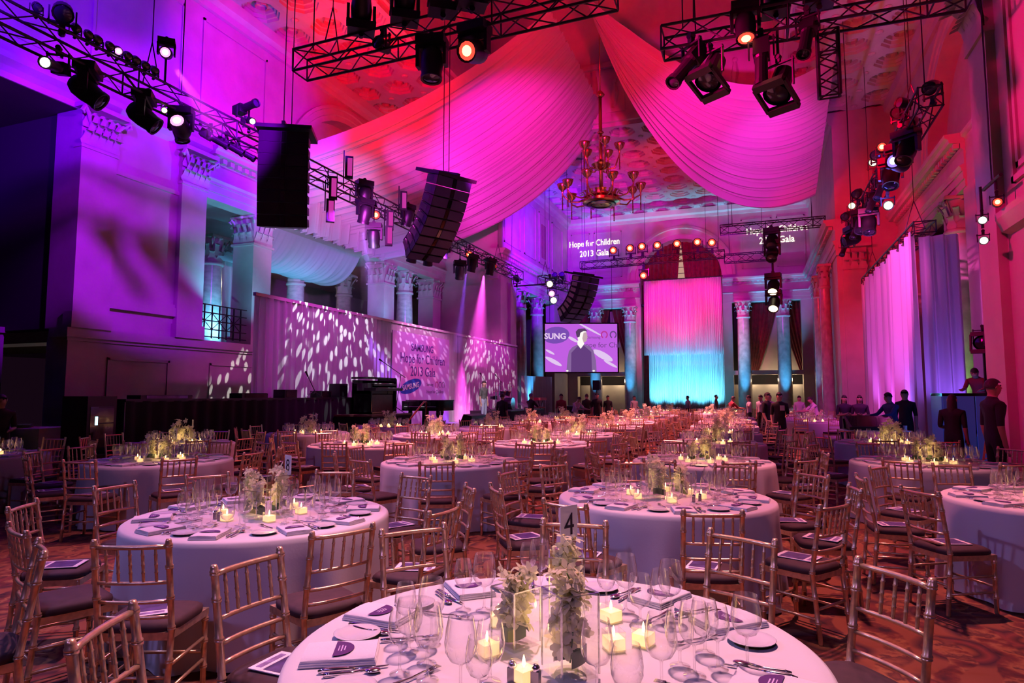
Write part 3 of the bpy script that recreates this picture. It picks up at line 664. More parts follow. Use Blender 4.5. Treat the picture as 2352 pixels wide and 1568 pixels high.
# ================================================================== RIG: trusses, fixtures, speakers, drapes, chandelier
UC = MB().cyl((0, 0, 0), (0, 0, 1), 1, n=6).mesh('brace', 'truss')
def bar(parent, a, b, r, name):
    a = Vector(a); b = Vector(b); o = link(UC, name, parent, a)
    o.rotation_euler = (b - a).to_track_quat('Z', 'Y').to_euler(); o.scale = (r, r, (b - a).length); return o
def truss(p0, p1, label, w=.42, h=.42, bay=.55, parts=True, r=.025, hung=True):
    p0 = Vector(p0); p1 = Vector(p1); L = (p1 - p0).length; ax = (p1 - p0).normalized()
    up = Vector((0, 0, 1)) if abs(ax.z) < .9 else Vector((0, 1, 0)); sd = ax.cross(up).normalized(); up = sd.cross(ax)
    t = thing('lighting_truss', label, 'truss', p0)
    cs = [sd * (a * w / 2) + up * (b * h / 2) for a, b in ((-1, -1), (1, -1), (1, 1), (-1, 1))]
    for c in cs: bar(t, c, c + ax * L, r, 'chord')
    n = max(2, round(L / bay)); st = L / n; mb = MB()
    for k in range(n + 1):
        for i in range(4):
            a, b = cs[i] + ax * st * k, cs[(i + 1) % 4] + ax * st * k
            if k < n:
                c = (cs[(i + 1) % 4] if k % 2 else cs[i]) + ax * st * k; d = (cs[i] if k % 2 else cs[(i + 1) % 4]) + ax * st * (k + 1)
                (bar(t, c, d, r * .5, 'brace') if parts else mb.cyl(c, d, r * .5, n=4, caps=False))
            if k % 4 == 0 or k == n: (bar(t, a, b, r * .6, 'strut') if parts else mb.cyl(a, b, r * .6, n=4, caps=False))
    if not parts: mb.obj('bracing', 'truss', t)
    for f_ in ((.12, .88) if L > 2 and hung else ()):
        q = ax * L * f_
        for s_ in (0, 2): bar(t, q + cs[2 if s_ else 3], q + Vector((0, 0, 1.0)), .012, 'sling')
        bar(t, q + Vector((0, 0, 1.0)), q + Vector((0, 0, 14.5 - p0.z)), .010, 'hanging_cable')
    return t
truss((-10.9, 6.0, 7.55), (-10.9, 30.0, 7.55), 'long dark lighting truss running beside the left wall and over the stage', parts=True, bay=.62)
truss((-8.0, 9.7, 7.95), (-1.9, 9.7, 8.05), 'dark lighting truss crossing overhead in front of the big pink drape', bay=.5)
truss((-1.35, 11.1, 7.8), (3.2, 11.1, 7.75), 'dark lighting truss overhead in front of the right pink drape', bay=.5)
truss((3.45, 14.6, 7.6), (3.55, 28.0, 7.6), 'dark blue-lit truss crowded with lights along the right wall', bay=.6)
truss((-9.8, 38, 9.5), (-1.4, 38, 9.6), 'thin lighting truss carrying red lamps before the arched window', parts=False)
truss((-1.4, 33, 9.75), (3.3, 33, 9.75), 'dark truss crossing in front of the glowing words near the right corner', parts=False)
truss((-1.3, 34.5, 8.6), (.8, 34.5, 8.6), 'short lighting truss hanging beside the arched window', parts=False)
truss((1.25, 11.1, 6.4), (1.25, 11.1, 7.5), 'short ladder-like truss hanging at the corner of the right pink drape', w=.3, h=.12, bay=.18, parts=False)
truss((-9.9, 30.5, 7.4), (-9.2, 33.5, 7.4), 'small truss hanging above the video screen', parts=False)
def cables(pts, lab, grp=None):
    for a, b, lb in pts: tag(MB().cyl(a, b, .012, n=5).obj('steel_cable', 'black'), lb, 'cable', grp)
cables([((-10.9, 9.6, 7.8), (-10.9, 9.6, 14.3), 'thick dark cable dropping to the left truss'), ((-7.7, 9.7, 8.2), (-7.7, 9.7, 14.3), 'dark cable holding the end of the overhead truss'),
        ((-1.0, 11.1, 8.0), (-1.0, 11.1, 14.3), 'dark cable holding the overhead truss before the right drape'), ((3.45, 15.0, 7.9), (3.45, 15.0, 14.3), 'dark cable holding the near end of the right wall truss'),
        ((3.15, 23.6, 14.4), (3.15, 23.6, 7.8), 'black pole hanging below the corner of the right drape'), ((-12.45, 33, 7.6), (-12.4, 33, 14.3), 'long dark pipe dropping to the bar by the far left columns')], '')
tag(MB().tube([(-12.3, 33, 7.6), (-10.5, 33, 7.6), (-9.6, 33, 7.62)], .04, 6).obj('lighting_bar', 'truss'), 'dark horizontal bar hanging before the far left columns', 'bar')

# fixture prototypes; the body points along -Z
def lens_disc(r, z, m):
    hot = {'lens_red': 'hot_red', 'lens_mag': 'hot_mag', 'lens_blue': 'hot_blue'}.get(m, m)  # coloured rim round a hot core imitates the lamp's halo
    me = MB().lathe([(0.001, z - .02), (r * .58, z - .013), (r, z)], 12).mesh('lens', [hot, m], True); me.polygons.foreach_set('material_index', [0] * 12 + [1] * 12); return me
FX = {}
FX['par'] = dict(w=.145, h=.2, body=MB().lathe([(.02, .17), (.07, .16), (.09, .08), (.115, .0), (.115, -.15), (.125, -.155), (.12, -.16), (.105, -.145)], 14).mesh('can_body', 'black', 40), lr=.10, lz=-.14)
FX['mover'] = dict(w=.21, h=.34, body=MB().lathe([(.02, .25), (.12, .23), (.165, .14), (.17, -.02), (.15, -.18), (.16, -.2), (.16, -.26), (.13, -.25)], 16).mesh('head', 'black', 40), lr=.13, lz=-.24)
FX['profile'] = dict(w=.16, h=.24, body=MB().box((0, 0, .12), (.2, .2, .3)).lathe([(.1, -.03), (.085, -.06), (.085, -.42), (.10, -.43), (.10, -.50), (.08, -.49)], 14).mesh('barrel', 'black'), lr=.078, lz=-.47)
FX['wash'] = dict(w=.24, h=.42, body=MB().lathe([(.05, .4), (.16, .36), (.17, .05), (.22, -.1), (.22, -.16)], 14).box((0, .26, -.2), (.5, .12, .1)).box((0, -.26, -.2), (.5, .12, .1)).box((.25, 0, -.2), (.05, .5, .08)).box((-.25, 0, -.2), (.05, .5, .08)).mesh('lamp_house', 'black'), lr=.17, lz=-.15)
for k, f in FX.items():
    w, h = f['w'], f['h']
    if k == 'mover':
        f['yoke'] = MB().box((0, 0, -h * .02), (.44, .3, .13)).box((0, 0, -h * .28), (.48, .16, .06)).box((w, 0, -h * .7), (.05, .13, h * .9)).box((-w, 0, -h * .7), (.05, .13, h * .9)).mesh('yoke', 'black')
    else:
        f['yoke'] = MB().box((0, 0, -.02), (2 * w + .04, .04, .025)).box((w, 0, -h / 2), (.02, .045, h + .04)).box((-w, 0, -h / 2), (.02, .045, h + .04)).mesh('yoke', 'truss')
    f['clamp'] = MB().box((0, 0, .06), (.07, .06, .12)).cyl((0, -.04, .1), (0, .04, .1), .045, n=8).mesh('clamp', 'truss')
LENS = {}
LITES = []
def fixture(kind, loc, aim, lens, label, grp=None, up=False, s=1., light=None, name=None, hang=None):
    f = FX[kind]; nm = name or {'par': 'par_can', 'mover': 'moving_head', 'profile': 'profile_spotlight', 'wash': 'scroller_light'}[kind]
    t = thing(nm, label, 'stage light', loc, 0, grp); loc = Vector(loc)
    sg = -1 if up else 1
    d = Vector(aim) - loc; rz = math.atan2(d.y, d.x) + math.pi / 2
    for part in ('clamp', 'yoke'):
        o = link(f[part], part, t); o.scale = (s, s, s); o.rotation_euler = (R(180) if up else 0, 0, rz)
    pv = Vector((0, 0, -sg * f['h'] * s)); o = link(f['body'], f['body'].name.split('.')[0], t, pv)
    q = (Vector(aim) - loc - pv).to_track_quat('-Z', 'Y'); o.rotation_euler = q.to_euler(); o.scale = (s, s, s)
    if hang: bar(t, (0, 0, .1), (0, 0, hang - loc.z), .022, 'drop_pipe')
    key = (kind, lens)
    if key not in LENS: LENS[key] = lens_disc(f['lr'], f['lz'], lens)
    link(LENS[key], 'lens', o)
    if light:
        c, p, a = light
        lo = lamp('SPOT', (0, 0, f['lz'] - .06), c, p, None, a, .35, .08); lo.parent = o; lo.name = 'beam_light'
    return t
# row of small cans on the left truss
for k, (y, z) in enumerate([(6.63, 7.97), (7.27, 7.97), (7.49, 7.97), (7.66, 7.97), (7.89, 7.97), (8.05, 7.97), (8.25, 7.97), (8.42, 7.97), (8.62, 7.97), (8.82, 7.97)]):
    fixture('par', (-10.75, y, 7.82), (-4, y - 2.5, 2.0), 'lens_mag' if k in (5,) else 'lens_off', 'small black par can in the row along the top of the left truss', 'par cans on the left truss', up=True, s=.62)
fixture('par', (-10.75, 7.05, 7.85), (-6, 4, 3), 'lens_off', 'large black par can standing above the row on the left truss', up=True, s=1.3)
fixture('profile', (-10.8, 7.05, 7.36), (-9.5, 5.2, 6.4), 'lens_white', 'black profile spotlight with a white lens hanging below the left truss')
for y, lb in ((7.6, 'big black moving head hanging from the left truss beside the profile spotlight'), (8.72, 'big black moving head hanging from the left truss before the lit moving heads')):
    fixture('mover', (-10.85, y, 7.36), (-9.2, y + 1.3, 5.4), 'lens_off', lb, s=1.15)
fixture('mover', (-10.72, 9.05, 8.62), (-7.4, 5.6, 6.6), 'lens_mag', 'bright moving head shining magenta above the left truss', s=.7, hang=7.75)
fixture('mover', (-10.7, 9.45, 7.36), (-7.6, 4.2, 8.2), 'lens_mag', 'brightest moving head shining pinkish white under the left truss', s=1.0)
fixture('par', (-10.8, 9.15, 7.36), (-6.5, 4, 5.5), 'lens_warm', 'tiny can with a yellow-white lens under the left truss', s=.5)
fixture('mover', (-10.9, 9.62, 7.36), (-10.2, 9.9, 4), 'lens_off', 'black moving head hanging just past the brightest lamp on the left truss', s=.9)
fixture('profile', (-10.9, 11.3, 8.0), (-9.0, 10.9, 8.3), 'lens_off', 'black profile spotlight pointing up off the left truss beside the line array', up=True)
fixture('profile', (-10.9, 11.5, 7.85), (-9.3, 10.4, 7.2), 'lens_warm', 'black profile spotlight with a warm lens beside the big line array', up=True, s=.8)
for k, y in enumerate((10.3, 10.75, 11.1)):
    fixture('profile', (-10.8, y, 7.36), (-9.6, y + .8, 6.4), 'lens_off', 'black profile spotlight hanging under the far half of the left truss', 'profile spots under the left truss', s=.8)
# stage section of the long truss
STG = [('mover', 16.0, 7.36, (-12, 16.6, 3), 'lens_blue', 'moving head with violet lens hanging upright at the stage truss'), ('mover', 15.95, 7.9, (-12.4, 17, 3), 'lens_blue', 'moving head clamped on top of the stage truss'),
       ('mover', 18.5, 7.9, (-12.2, 18.9, 3), 'lens_cyan', 'reddish moving head on the truss beside the curved line array'), ('mover', 18.9, 6.75, (-12, 19.6, 3), 'lens_white', 'dark moving head hanging below the curved line array'),
       ('mover', 16.5, 6.75, (-11.5, 18.2, 3), 'lens_white', 'reddish moving head dangling low before the white drape'), ('mover', 20.0, 6.85, (-11.6, 21, 3), 'lens_white', 'dark moving head hanging past the curved line array'),
       ('mover', 21.2, 7.36, (-11.8, 21.8, 2), 'lens_cyan', 'moving head lit from behind by a red lamp over the stage'), ('mover', 22.6, 6.8, (-11.6, 24, 3), 'lens_white', 'dark moving head hanging lowest over the stage'),
       ('mover', 23.8, 7.3, (-12.2, 24.3, 2), 'lens_blue', 'moving head sending a narrow violet beam down on the stage'), ('mover', 25.7, 7.5, (-12.0, 26.3, 1), 'lens_mag', 'moving head sending the wide magenta beam down on the stage')]
for kd, y, z, aim, ln, lb in STG: fixture(kd, (-10.69, y, z), aim, ln, lb, s=1.1, hang=7.4 if z < 7.2 else None)
for y, z, lb in ((16.75, 7.4, 'par can glowing red beside the low hanging moving head'), (21.1, 7.75, 'par can glowing red on the truss past the line array'), (23.75, 7.6, 'par can glowing red above the narrow violet beam'), (26.4, 7.6, 'par can glowing red at the far end of the stage truss')):
    fixture('par', (-10.8, y, z), (-5, 8, 4.5), 'lens_red', lb, s=1.2)
for y, z, lb in ((14.2, 7.5, 'glowing magenta light bar on the stage truss beside the big line array'), (14.1, 6.85, 'glowing magenta light bar hanging lowest beside the big line array'), (14.9, 8.3, 'glowing magenta light bar above the stage truss'), (17.9, 8.2, 'glowing magenta light bar on the truss before the curved line array'), (17.1, 7.35, 'glowing magenta light bar hanging under the truss beside a red lamp'), (17.05, 6.85, 'glowing magenta light bar hanging lowest under the stage truss')):
    t = thing('light_bar', lb, 'stage light', (-10.5, y, z)); t.rotation_euler = (0, 0, R(36))
    MB().box((0, 0, -.3), (.22, .14, .62)).obj('housing', 'black', t); MB().box((.02, -.075, -.3), (.13, .012, .5)).obj('led_panel', 'led_mag', t)
    MB().cyl((-.14, .05, min(-.3, 7.4 - z)), (-.14, .05, max(.2, 7.4 - z)), .018, n=5).obj('hanger', 'truss', t)
# overhead truss in front of the pink drape
for x, lb in ((-6.5, 'first black moving head standing on the overhead truss above its open end'), (-5.6, 'second black moving head standing on the overhead truss'), (-4.85, 'black moving head on the overhead truss above the hanging dark one'), (-4.3, 'black moving head on the overhead truss above the orange lamp')):
    fixture('mover', (x, 9.5, 8.25), (x + .5, 8.8, 9.6), 'lens_off', lb, up=True, s=1.1)
fixture('mover', (-5.05, 9.5, 7.72), (-5.0, 9.2, 4), 'lens_off', 'dark moving head hanging under the overhead truss', s=1.15)
fixture('mover', (-4.25, 9.5, 7.78), (-4.6, 5.0, 5.4), 'lens_red', 'moving head with a blazing orange lens under the overhead truss', s=1.15)
fixture('par', (-6.1, 9.6, 8.1), (-6.3, 7, 8), 'lens_off', 'small silver can lying inside the overhead truss')
# right overhead truss
fixture('mover', (.02, 10.9, 8.05), (.05, 10.4, 6), 'lens_red', 'moving head with white hot lens on the right overhead truss', s=1.0)
fixture('profile', (-.85, 10.9, 7.6), (-1.5, 10.2, 6.2), 'lens_off', 'long black profile spotlight angled down before the right drape', s=1.3)
fixture('wash', (-.55, 10.9, 7.4), (-1.0, 10.2, 5.5), 'lens_off', 'big black scroller light hanging before the right drape', s=1.0, hang=7.6)
fixture('profile', (.25, 10.9, 7.45), (.2, 10.5, 5.6), 'lens_off', 'upright black profile spotlight beside the second scroller light', s=1.2)
fixture('wash', (.5, 10.9, 7.0), (.1, 10.2, 5.2), 'lens_off', 'big scroller light with tan frame hanging lowest before the right drape', s=1.0, hang=7.6)
fixture('profile', (.95, 10.9, 7.7), (.75, 10.4, 6.4), 'lens_off', 'black profile spotlight pointing down under the right end of the overhead truss', s=1.1)
for x, lb in ((.5, 'black moving head on top of the right overhead truss'), (1.15, 'black moving head on top of the truss beside the ladder frame')):
    fixture('mover', (x, 11.1, 8.0), (x, 10.2, 8.8), 'lens_off', lb, up=True)
# right wall truss
RWT = [('mover', 16.7, 7.36, (1.5, 14, 6.9), 'lens_blue', 'moving head with blazing blue lens on the right wall truss', False), ('mover', 15.9, 7.36, (2.5, 15, 5), 'lens_off', 'black moving head next nearer than the blue one on the right truss', False),
       ('par', 15.9, 7.85, (1.0, 14.6, 8.2), 'lens_off', 'thick black can lying across the near end of the right wall truss', True), ('par', 18.6, 7.85, (2, 12, 6), 'lens_red', 'small red can on top of the right wall truss', True),
       ('par', 19.9, 7.9, (1, 8, 4), 'lens_warm', 'small can with a bright white lens on top of the right wall truss', True), ('par', 18.2, 6.6, (2, 8, 3), 'lens_warm', 'small bright can hanging lowest under the right wall truss', False),
       ('par', 24.2, 7.85, (1, 8, 4), 'lens_warm', 'small bright can near the far end of the right wall truss', True), ('mover', 17.7, 7.36, (3.0, 16.8, 5), 'lens_off', 'black moving head just past the blue one on the right truss', False),
       ('mover', 21.0, 7.0, (3, 20, 4), 'lens_off', 'dark blue moving head drooping under the right wall truss', False), ('mover', 22.4, 7.36, (2.6, 21, 4), 'lens_off', 'dark moving head under the far half of the right truss', False),
       ('mover', 24.6, 7.36, (1.6, 24, 6.4), 'lens_off', 'dark moving head jutting out at the far end of the right truss', False), ('par', 20.6, 7.36, (2.4, 14, 3), 'lens_off', 'black can under the middle of the right wall truss', False)]
for kd, y, z, aim, ln, lb, up in RWT: fixture(kd, (3.26, y, z), aim, ln, lb, up=up, s=1.15 if kd == 'mover' else 1.0, hang=7.4 if z < 7.2 else None)
for k, y in enumerate((15.3, 16.4, 17.2, 19.2, 21.6, 22.8, 23.6, 25.6)):
    fixture('par', (3.26 if k % 2 else 3.66, y, 7.85), (1.5, y - 3, 6), 'lens_off', 'plain black can in the crowd on top of the right wall truss', 'black cans on the right wall truss', up=True, s=1.2)
for k, y in enumerate((18.9, 20.2, 23.4, 26.2)):
    fixture('profile', (3.26, y, 7.36), (2.6, y - 1, 5.5), 'lens_off', 'black profile spotlight hanging under the right wall truss', 'profile spots under the right wall truss')
lamp('POINT', (3.0, 18.0, 6.6), (.12, .12, 1), 60, size=.3)
for z, lb in ((4.55, 'upper small white lamp on the boom beside the right pier'), (4.22, 'lower small white lamp on the boom beside the right pier')): fixture('par', (3.5, 12.2, z), (2.2, 6, z - .6), 'lens_white', lb, s=.55, hang=5.0)
fixture('par', (3.62, 11.9, 4.75), (2.0, 4, 4.6), 'lens_red', 'small red lamp glaring in front of the right pier', s=.6, hang=5.0)
tag(MB().cyl((3.6, 11.6, 5.0), (3.6, 12.4, 5.0), .03, n=6).cyl((3.6, 12.0, 5.0), (3.6, 12.0, 14.3), .012, n=5).obj('lamp_boom', 'truss'), 'short dark boom hanging before the right pier', 'bar')
# red lamps before the arched window
for x, z in ((-7.69, 10.1), (-6.69, 10.15), (-5.99, 10.2), (-5.1, 10.2), (-3.98, 10.2), (-2.85, 10.2), (-2.06, 10.1)):
    fixture('par', (x, 37.8, z - .2), (x, 20, 5.0), 'lens_red', 'red lamp glowing in the row on the thin truss before the arched window', 'red lamps before the arch', up=True, s=1.9)
fixture('par', (-5.94, 37.8, 9.0), (-5, 20, 5), 'lens_red', 'single red lamp hanging below the thin truss before the arched window', s=1.9, hang=9.45)
# hanging cluster before the right end columns
for z, ln, lb in ((9.5, 'lens_off', 'dark moving head hidden under the truss before the glowing words'), (8.9, 'lens_off', 'dark moving head in the middle of the hanging cluster by the right columns'), (7.3, 'lens_warm', 'moving head with a warm lens low in the hanging cluster by the right columns'), (6.5, 'lens_warm', 'lowest warm moving head in the hanging cluster by the right columns')):
    fixture('mover', (.95, 32.8, z), (.6, 31, z - 2.5), ln, lb, s=1.6)
fixture('wash', (.9, 32.8, 8.9), (.9, 32, 4), 'lens_off', 'scroller light with pale frame in the hanging cluster by the right columns', s=1.0)
dp = thing('drop_pipe', 'thin dark pipe carrying the hanging cluster of lamps', 'pipe', (.95, 33.0, 6.0)); bar(dp, (0, 0, 0), (0, 0, 3.8), .05, 'pipe')
# cluster above the video screen
for (x, z, ln, lb) in ((-9.55, 7.5, 'lens_warm', 'lamp with a white lens in the cluster above the video screen'), (-9.45, 7.0, 'lens_mag', 'lamp with a violet lens in the cluster above the video screen'), (-9.35, 6.65, 'lens_white', 'smallest white lamp in the cluster above the video screen')):
    fixture('par', (x, 30.8, z), (-6, 18, 5), ln, lb, s=1.5)
for x, lb in ((-9.9, 'dark can standing on the bar above the video screen'), (-9.5, 'dark can standing beside another on the bar above the screen'), (-12.1, 'dark can standing at the far left end of the hanging bar')):
    fixture('par', (x, 32.9, 7.7), (x, 30, 9.5), 'lens_off', lb, up=True, s=1.3)

# ---- line arrays
mat('blue_lit_grille', (.05, .05, .16), .5)  # navy base colour paints in the blue light falling on the grilles
def line_array(loc, rz, n, cw, ch, cd, tilts, label, front='black_matte', side='black'):
    t = thing('line_array', label, 'loudspeaker', loc, rz)
    fm = Matrix.Rotation(R(tilts[0]), 3, 'X'); MB().box((0, .1, .09), (cw * 1.12, cd * 1.7, .09), m=fm).box((0, .1, .16), (.08, cd * 1.8, .08), m=fm).obj('fly_frame', 'black', t)
    p = Vector((0, 0, 0)); a = 0.
    for k in range(n):
        a += tilts[k]; m = Matrix.Rotation(R(a), 3, 'X'); c = p + m @ Vector((0, 0, -ch / 2))
        q = MB(); w = cw / 2; 
        vs = [m @ Vector(v) + c for v in ((-w, -cd * .5, -ch * .50), (w, -cd * .5, -ch * .50), (w * .8, cd * .5, -ch * .42), (-w * .8, cd * .5, -ch * .42), (-w, -cd * .5, ch * .50), (w, -cd * .5, ch * .50), (w * .8, cd * .5, ch * .42), (-w * .8, cd * .5, ch * .42))]
        q.add(vs, [(3, 2, 1, 0), (4, 5, 6, 7), (0, 1, 5, 4), (1, 2, 6, 5), (2, 3, 7, 6), (3, 0, 4, 7)])
        cab = q.obj('cabinet', 'black', t)
        g = MB()
        for s in (-1, 1): g.box(m @ Vector((s * w * .55, -cd * .505, 0)) + c, (w * .86, .02, ch * .93), m=m)
        g.obj('grille', front, cab)
        MB().box(m @ Vector((0, -cd * .51, 0)) + c, (w * .16, .02, ch * .86), m=m).obj('horn', 'black_gloss', cab)
        for s in (-1, 1): MB().box(m @ Vector((s * w * .91, .05, 0)) + c, (.03, cd * .45, ch * .62), m=m).obj('side_panel', side, cab)
        p = p + m @ Vector((0, 0, -ch))
    for s in (-.3, .3): MB().cyl((s * .3, .1, .2), (s * .3, .1, 14.5 - loc[2]), .012, n=5).obj('steel_cable', 'black', t)
line_array((-10.15, 11.9, 7.72), R(28), 8, 1.12, .275, .5, [-2, 1, 1, 1, 1.5, 1.5, 2, 2], 'big dark line array of stacked loudspeakers hanging before the left wall')
line_array((-7.55, 15.2, 7.45), R(62), 9, 1.1, .255, .68, [20, 3, 4, 4, 5, 5, 6, 6, 6], 'curved line array of loudspeakers hanging before the big pink drape', 'blue_lit_grille', 'stone_dark')
line_array((-7.9, 31.5, 7.6), R(62), 8, 1.3, .30, .8, [14, 4, 5, 6, 7, 8, 8, 8], 'curved line array of loudspeakers hanging above the video screen', 'blue_lit_grille', 'plaster')

# ---- hanging drapes
def V3(*a): return Vector(a)
def bez(a, c, b, t): return a * (1 - t) ** 2 + c * (2 * t * (1 - t)) + b * t * t
def swag(name, label, A, C, B, hang, nv, pl, amp, nu=40, material='drape'):
    """cloth between two moving ends: A, C, B are functions of v; hang = drop of the free end"""
    ns = nu + (8 if hang else 0)
    def f(a, b):
        i = round(a * ns)
        w = b + .006 * math.sin(31 * b) + .004 * math.sin(3 * a + 23 * b)
        rip = amp * (.8 * math.sin(2 * math.pi * pl * .31 * w + 1.1 + .8 * a) + .6 * math.sin(2 * math.pi * pl * .63 * w + 2.3 - .7 * a) + .5 * math.sin(2 * math.pi * pl * w) + .35 * math.sin(2 * math.pi * pl * 1.73 * w + .5 + a))
        if i <= nu:
            t = i / nu; p = bez(A(b), C(b), B(b), t)
        else:
            t = (i - nu) / 8; e = B(b); p = V3(e.x - .10 * t, e.y, e.z + (hang(b) - e.z) * t)
        n = V3(.25, 0, 1).normalized()
        if i > nu: n = V3(1, 0, .2)
        return p + n * rip * (.35 + .65 * min(1, i / 6))
    return tag(MB().grid(f, ns, nv).obj(name, material, None, True), label, 'drape')
mix = lambda a, b, t: a + (b - a) * t
swag('ceiling_drape', 'huge magenta-lit pleated drape sweeping from the dome down to the stage balcony',
     lambda v: V3(-6.5, 21.2 + 9.1 * v, 15.4), lambda v: V3(mix(-10.0, -9.0, v), mix(19.5, 28.0, v), mix(11.3, 9.2, v)), lambda v: V3(-15.05, mix(16.8, 24.3, v), mix(9.4, 7.7, v)), lambda v: 7.55, 420, 38, .15)
swag('ceiling_drape', 'pink pleated drape hanging in a deep swag before the right side of the dome',
     lambda v: V3(-5.2, 21.2 + .8 * v, 15.6), lambda v: V3(mix(-.3, -2.4, v), mix(22.6, 26.9, v), mix(10.0, 7.3, v)), lambda v: V3(mix(2.9, 2.7, v), mix(23.9, 30.3, v), mix(13.2, 10.3, v)), None, 420, 36, .12)
swag('balcony_drape', 'white drape swagged under the balcony ceiling behind the square piers',
     lambda v: V3(-16.9, mix(18.6, 25.0, v), 8.0), lambda v: V3(-18.2, mix(18.8, 25.2, v), 5.6), lambda v: V3(-21.5, mix(19.2, 25.4, v), 8.1), None, 120, 18, .05, 20)
def hangsheet(name, lab, x0, y0, x1, y1, z0, z1, npl, amp, material='sheer', nu=160, nz=6, flare=0., cat='curtain'):
    dx, dy = x1 - x0, y1 - y0; L = math.hypot(dx, dy); nx, ny = -dy / L, dx / L
    def f(a, b):
        w_ = a + .010 * math.sin(17 * a + 1) + .004 * math.sin(41 * a)
        w = amp * (math.sin(2 * math.pi * npl * w_) + .5 * math.sin(2 * math.pi * npl * .31 * w_ + .7) + .35 * math.sin(2 * math.pi * npl * 1.83 * w_ + 2)) * (1 + .5 * b)
        aa = .5 + (a - .5) * (1 + flare * b)
        return (x0 + dx * aa + nx * w, y0 + dy * aa + ny * w, z1 + (z0 - z1) * b)
    return tag(MB().grid(f, nu, nz).obj(name, material, None, True), lab, cat)
hangsheet('balcony_curtain', 'pale hanging curtain seen behind the iron railing', -21.0, 18.0, -21.0, 22.5, 3.32, 8.1, 16, .07, 'drape')
# string curtain before the arched window
hangsheet('string_curtain', 'upper gathered pink string curtain hanging before the arched window', -6.63, 42.0, -1.80, 42.0, 4.15, 9.0, 46, .05, 'sheer', 300, 8, .015)
hangsheet('string_curtain', 'lower string curtain lit pale blue at its foot before the end wall', -6.45, 42.5, -1.78, 42.5, .02, 4.6, 52, .04, 'sheer', 320, 6)
cp = thing('curtain_pipe', 'dark pipe from which the upper string curtain hangs before the arch', 'pipe', (-4.2, 42.0, 9.04)); MB().cyl((-2.5, 0, 0), (2.5, 0, 0), .035, n=8).obj('pipe', 'truss', cp)
for s_ in (-2.3, 2.3): bar(cp, (s_, 0, 0), (s_, 0, 5.45), .012, 'hanging_cable')
# sheer box on the right
hangsheet('sheer_panel', 'tall pink sheer panel hanging from the short truss on the right', 4.05, 19.4, 4.05, 28.6, .02, 5.95, 13, .09, 'drape', 160, 8)
hangsheet('sheer_panel', 'violet sheer end panel facing the tables beside the pink panel', 4.1, 19.2, 5.0, 19.2, .02, 5.75, 3.2, .06, 'drape', 60, 8)
truss((4.3, 19.4, 6.05), (4.3, 28.4, 6.05), 'short truss carrying the pink sheer panels on the right', w=.5, h=.3, bay=.45, parts=False)

# ---- chandelier
ch = thing('chandelier', 'tall gilded chandelier of bowls on curved arms glowing red below the dome', 'chandelier', (-5.8, 26.0, 0))
MB().cyl((0, 0, 9.75), (0, 0, 14.4), .09, .07, 10).lathe([(.09, 14.2), (.2, 14.3), (.09, 14.45)], 10).lathe([(.09, 12.6), (.15, 12.65), (.09, 12.72)], 10).cyl((0, 0, 14.4), (0, 0, 19.5), .025, n=6).obj('stem', 'brass', ch, True)
MB().lathe([(.05, 9.55), (.5, 9.52), (.78, 9.62), (.80, 9.72), (.6, 9.95), (.3, 10.1), (.1, 10.2)], 24).obj('dish', 'brass', ch, 40)
MB().lathe([(.4, 9.515), (.62, 9.55)], 24).obj('dish_ring', 'black_gloss', ch)
for k in range(16):
    a = 2 * math.pi * k / 16; c, s = math.cos(a), math.sin(a)
    q = MB(); leaf(q, Matrix.Rotation(a, 3, 'Z'), Vector((.62 * c, .62 * s, 9.75)), .26, .34, .2, .06); q.obj('dish_leaf', 'brass', ch)
BOWL = MB().lathe([(.02, 0), (.05, .02), (.06, .08), (.16, .16), (.22, .30), (.235, .36), (.22, .36), (.15, .18), (.02, .12)], 14).lathe([(.035, -.75), (.02, -.7), (.03, -.45), (.02, -.4), (.035, -.02), (.05, .02)], 8).mesh('bowl', 'brass', True)
def ch_arm(a, r0, r1, z0, z1):
    c, s = math.cos(a), math.sin(a)
    pts = [(r * c, r * s, z) for r, z in ((r0, z0), (mix(r0, r1, .35), z0 - .15), (mix(r0, r1, .7), z0 - .12), (r1, z1 - .1), (r1, z1))]
    o = MB().tube(pts, [.045, .035, .035, .03, .03], 6).obj('arm', 'brass', ch, True)
    link(BOWL, 'bowl', o, (r1 * c, r1 * s, z1))
for k in range(10): ch_arm(2 * math.pi * (k + .3) / 10, .6, 1.62, 9.85, 10.15 if k % 2 else 10.0)
for k in range(5): ch_arm(2 * math.pi * (k + .1) / 5, .1, .78, 11.2, 11.75)
MB().lathe([(.08, 11.0), (.3, 11.1), (.42, 11.25), (.2, 11.35), (.08, 11.5)], 16).obj('upper_dish', 'brass', ch, 40)

# ---- haze caught in the beams over the stage
hz = bpy.data.materials.new('haze'); hz.use_nodes = True; nt = hz.node_tree
for n in list(nt.nodes):
    if n.type != 'OUTPUT_MATERIAL': nt.nodes.remove(n)
vsn = nt.nodes.new('ShaderNodeVolumeScatter'); vsn.inputs['Density'].default_value = .10; vsn.inputs['Color'].default_value = (1, 1, 1, 1)
nt.links.new(vsn.outputs[0], nt.nodes['Material Output'].inputs['Volume']); M['haze'] = hz
def beam(a, b, r1, col, power, label):
    a = Vector(a); b = Vector(b); L = (b - a).length; r0 = .10
    o = struct(MB().cyl(a, b, r0, r1, 20).obj('haze_beam', 'haze'), 'stuff'); tag(o, label, 'haze')
    spot(a + (b - a).normalized() * .02, b, col, power, math.degrees(2 * math.atan((r1 - r0) / L)) * .9, 1.0, .04)
beam((-11.0, 23.9, 6.75), (-11.6, 24.3, 3.4), .42, (.25, .06, 1), 8000, 'narrow violet beam of hazy light under the stage truss')
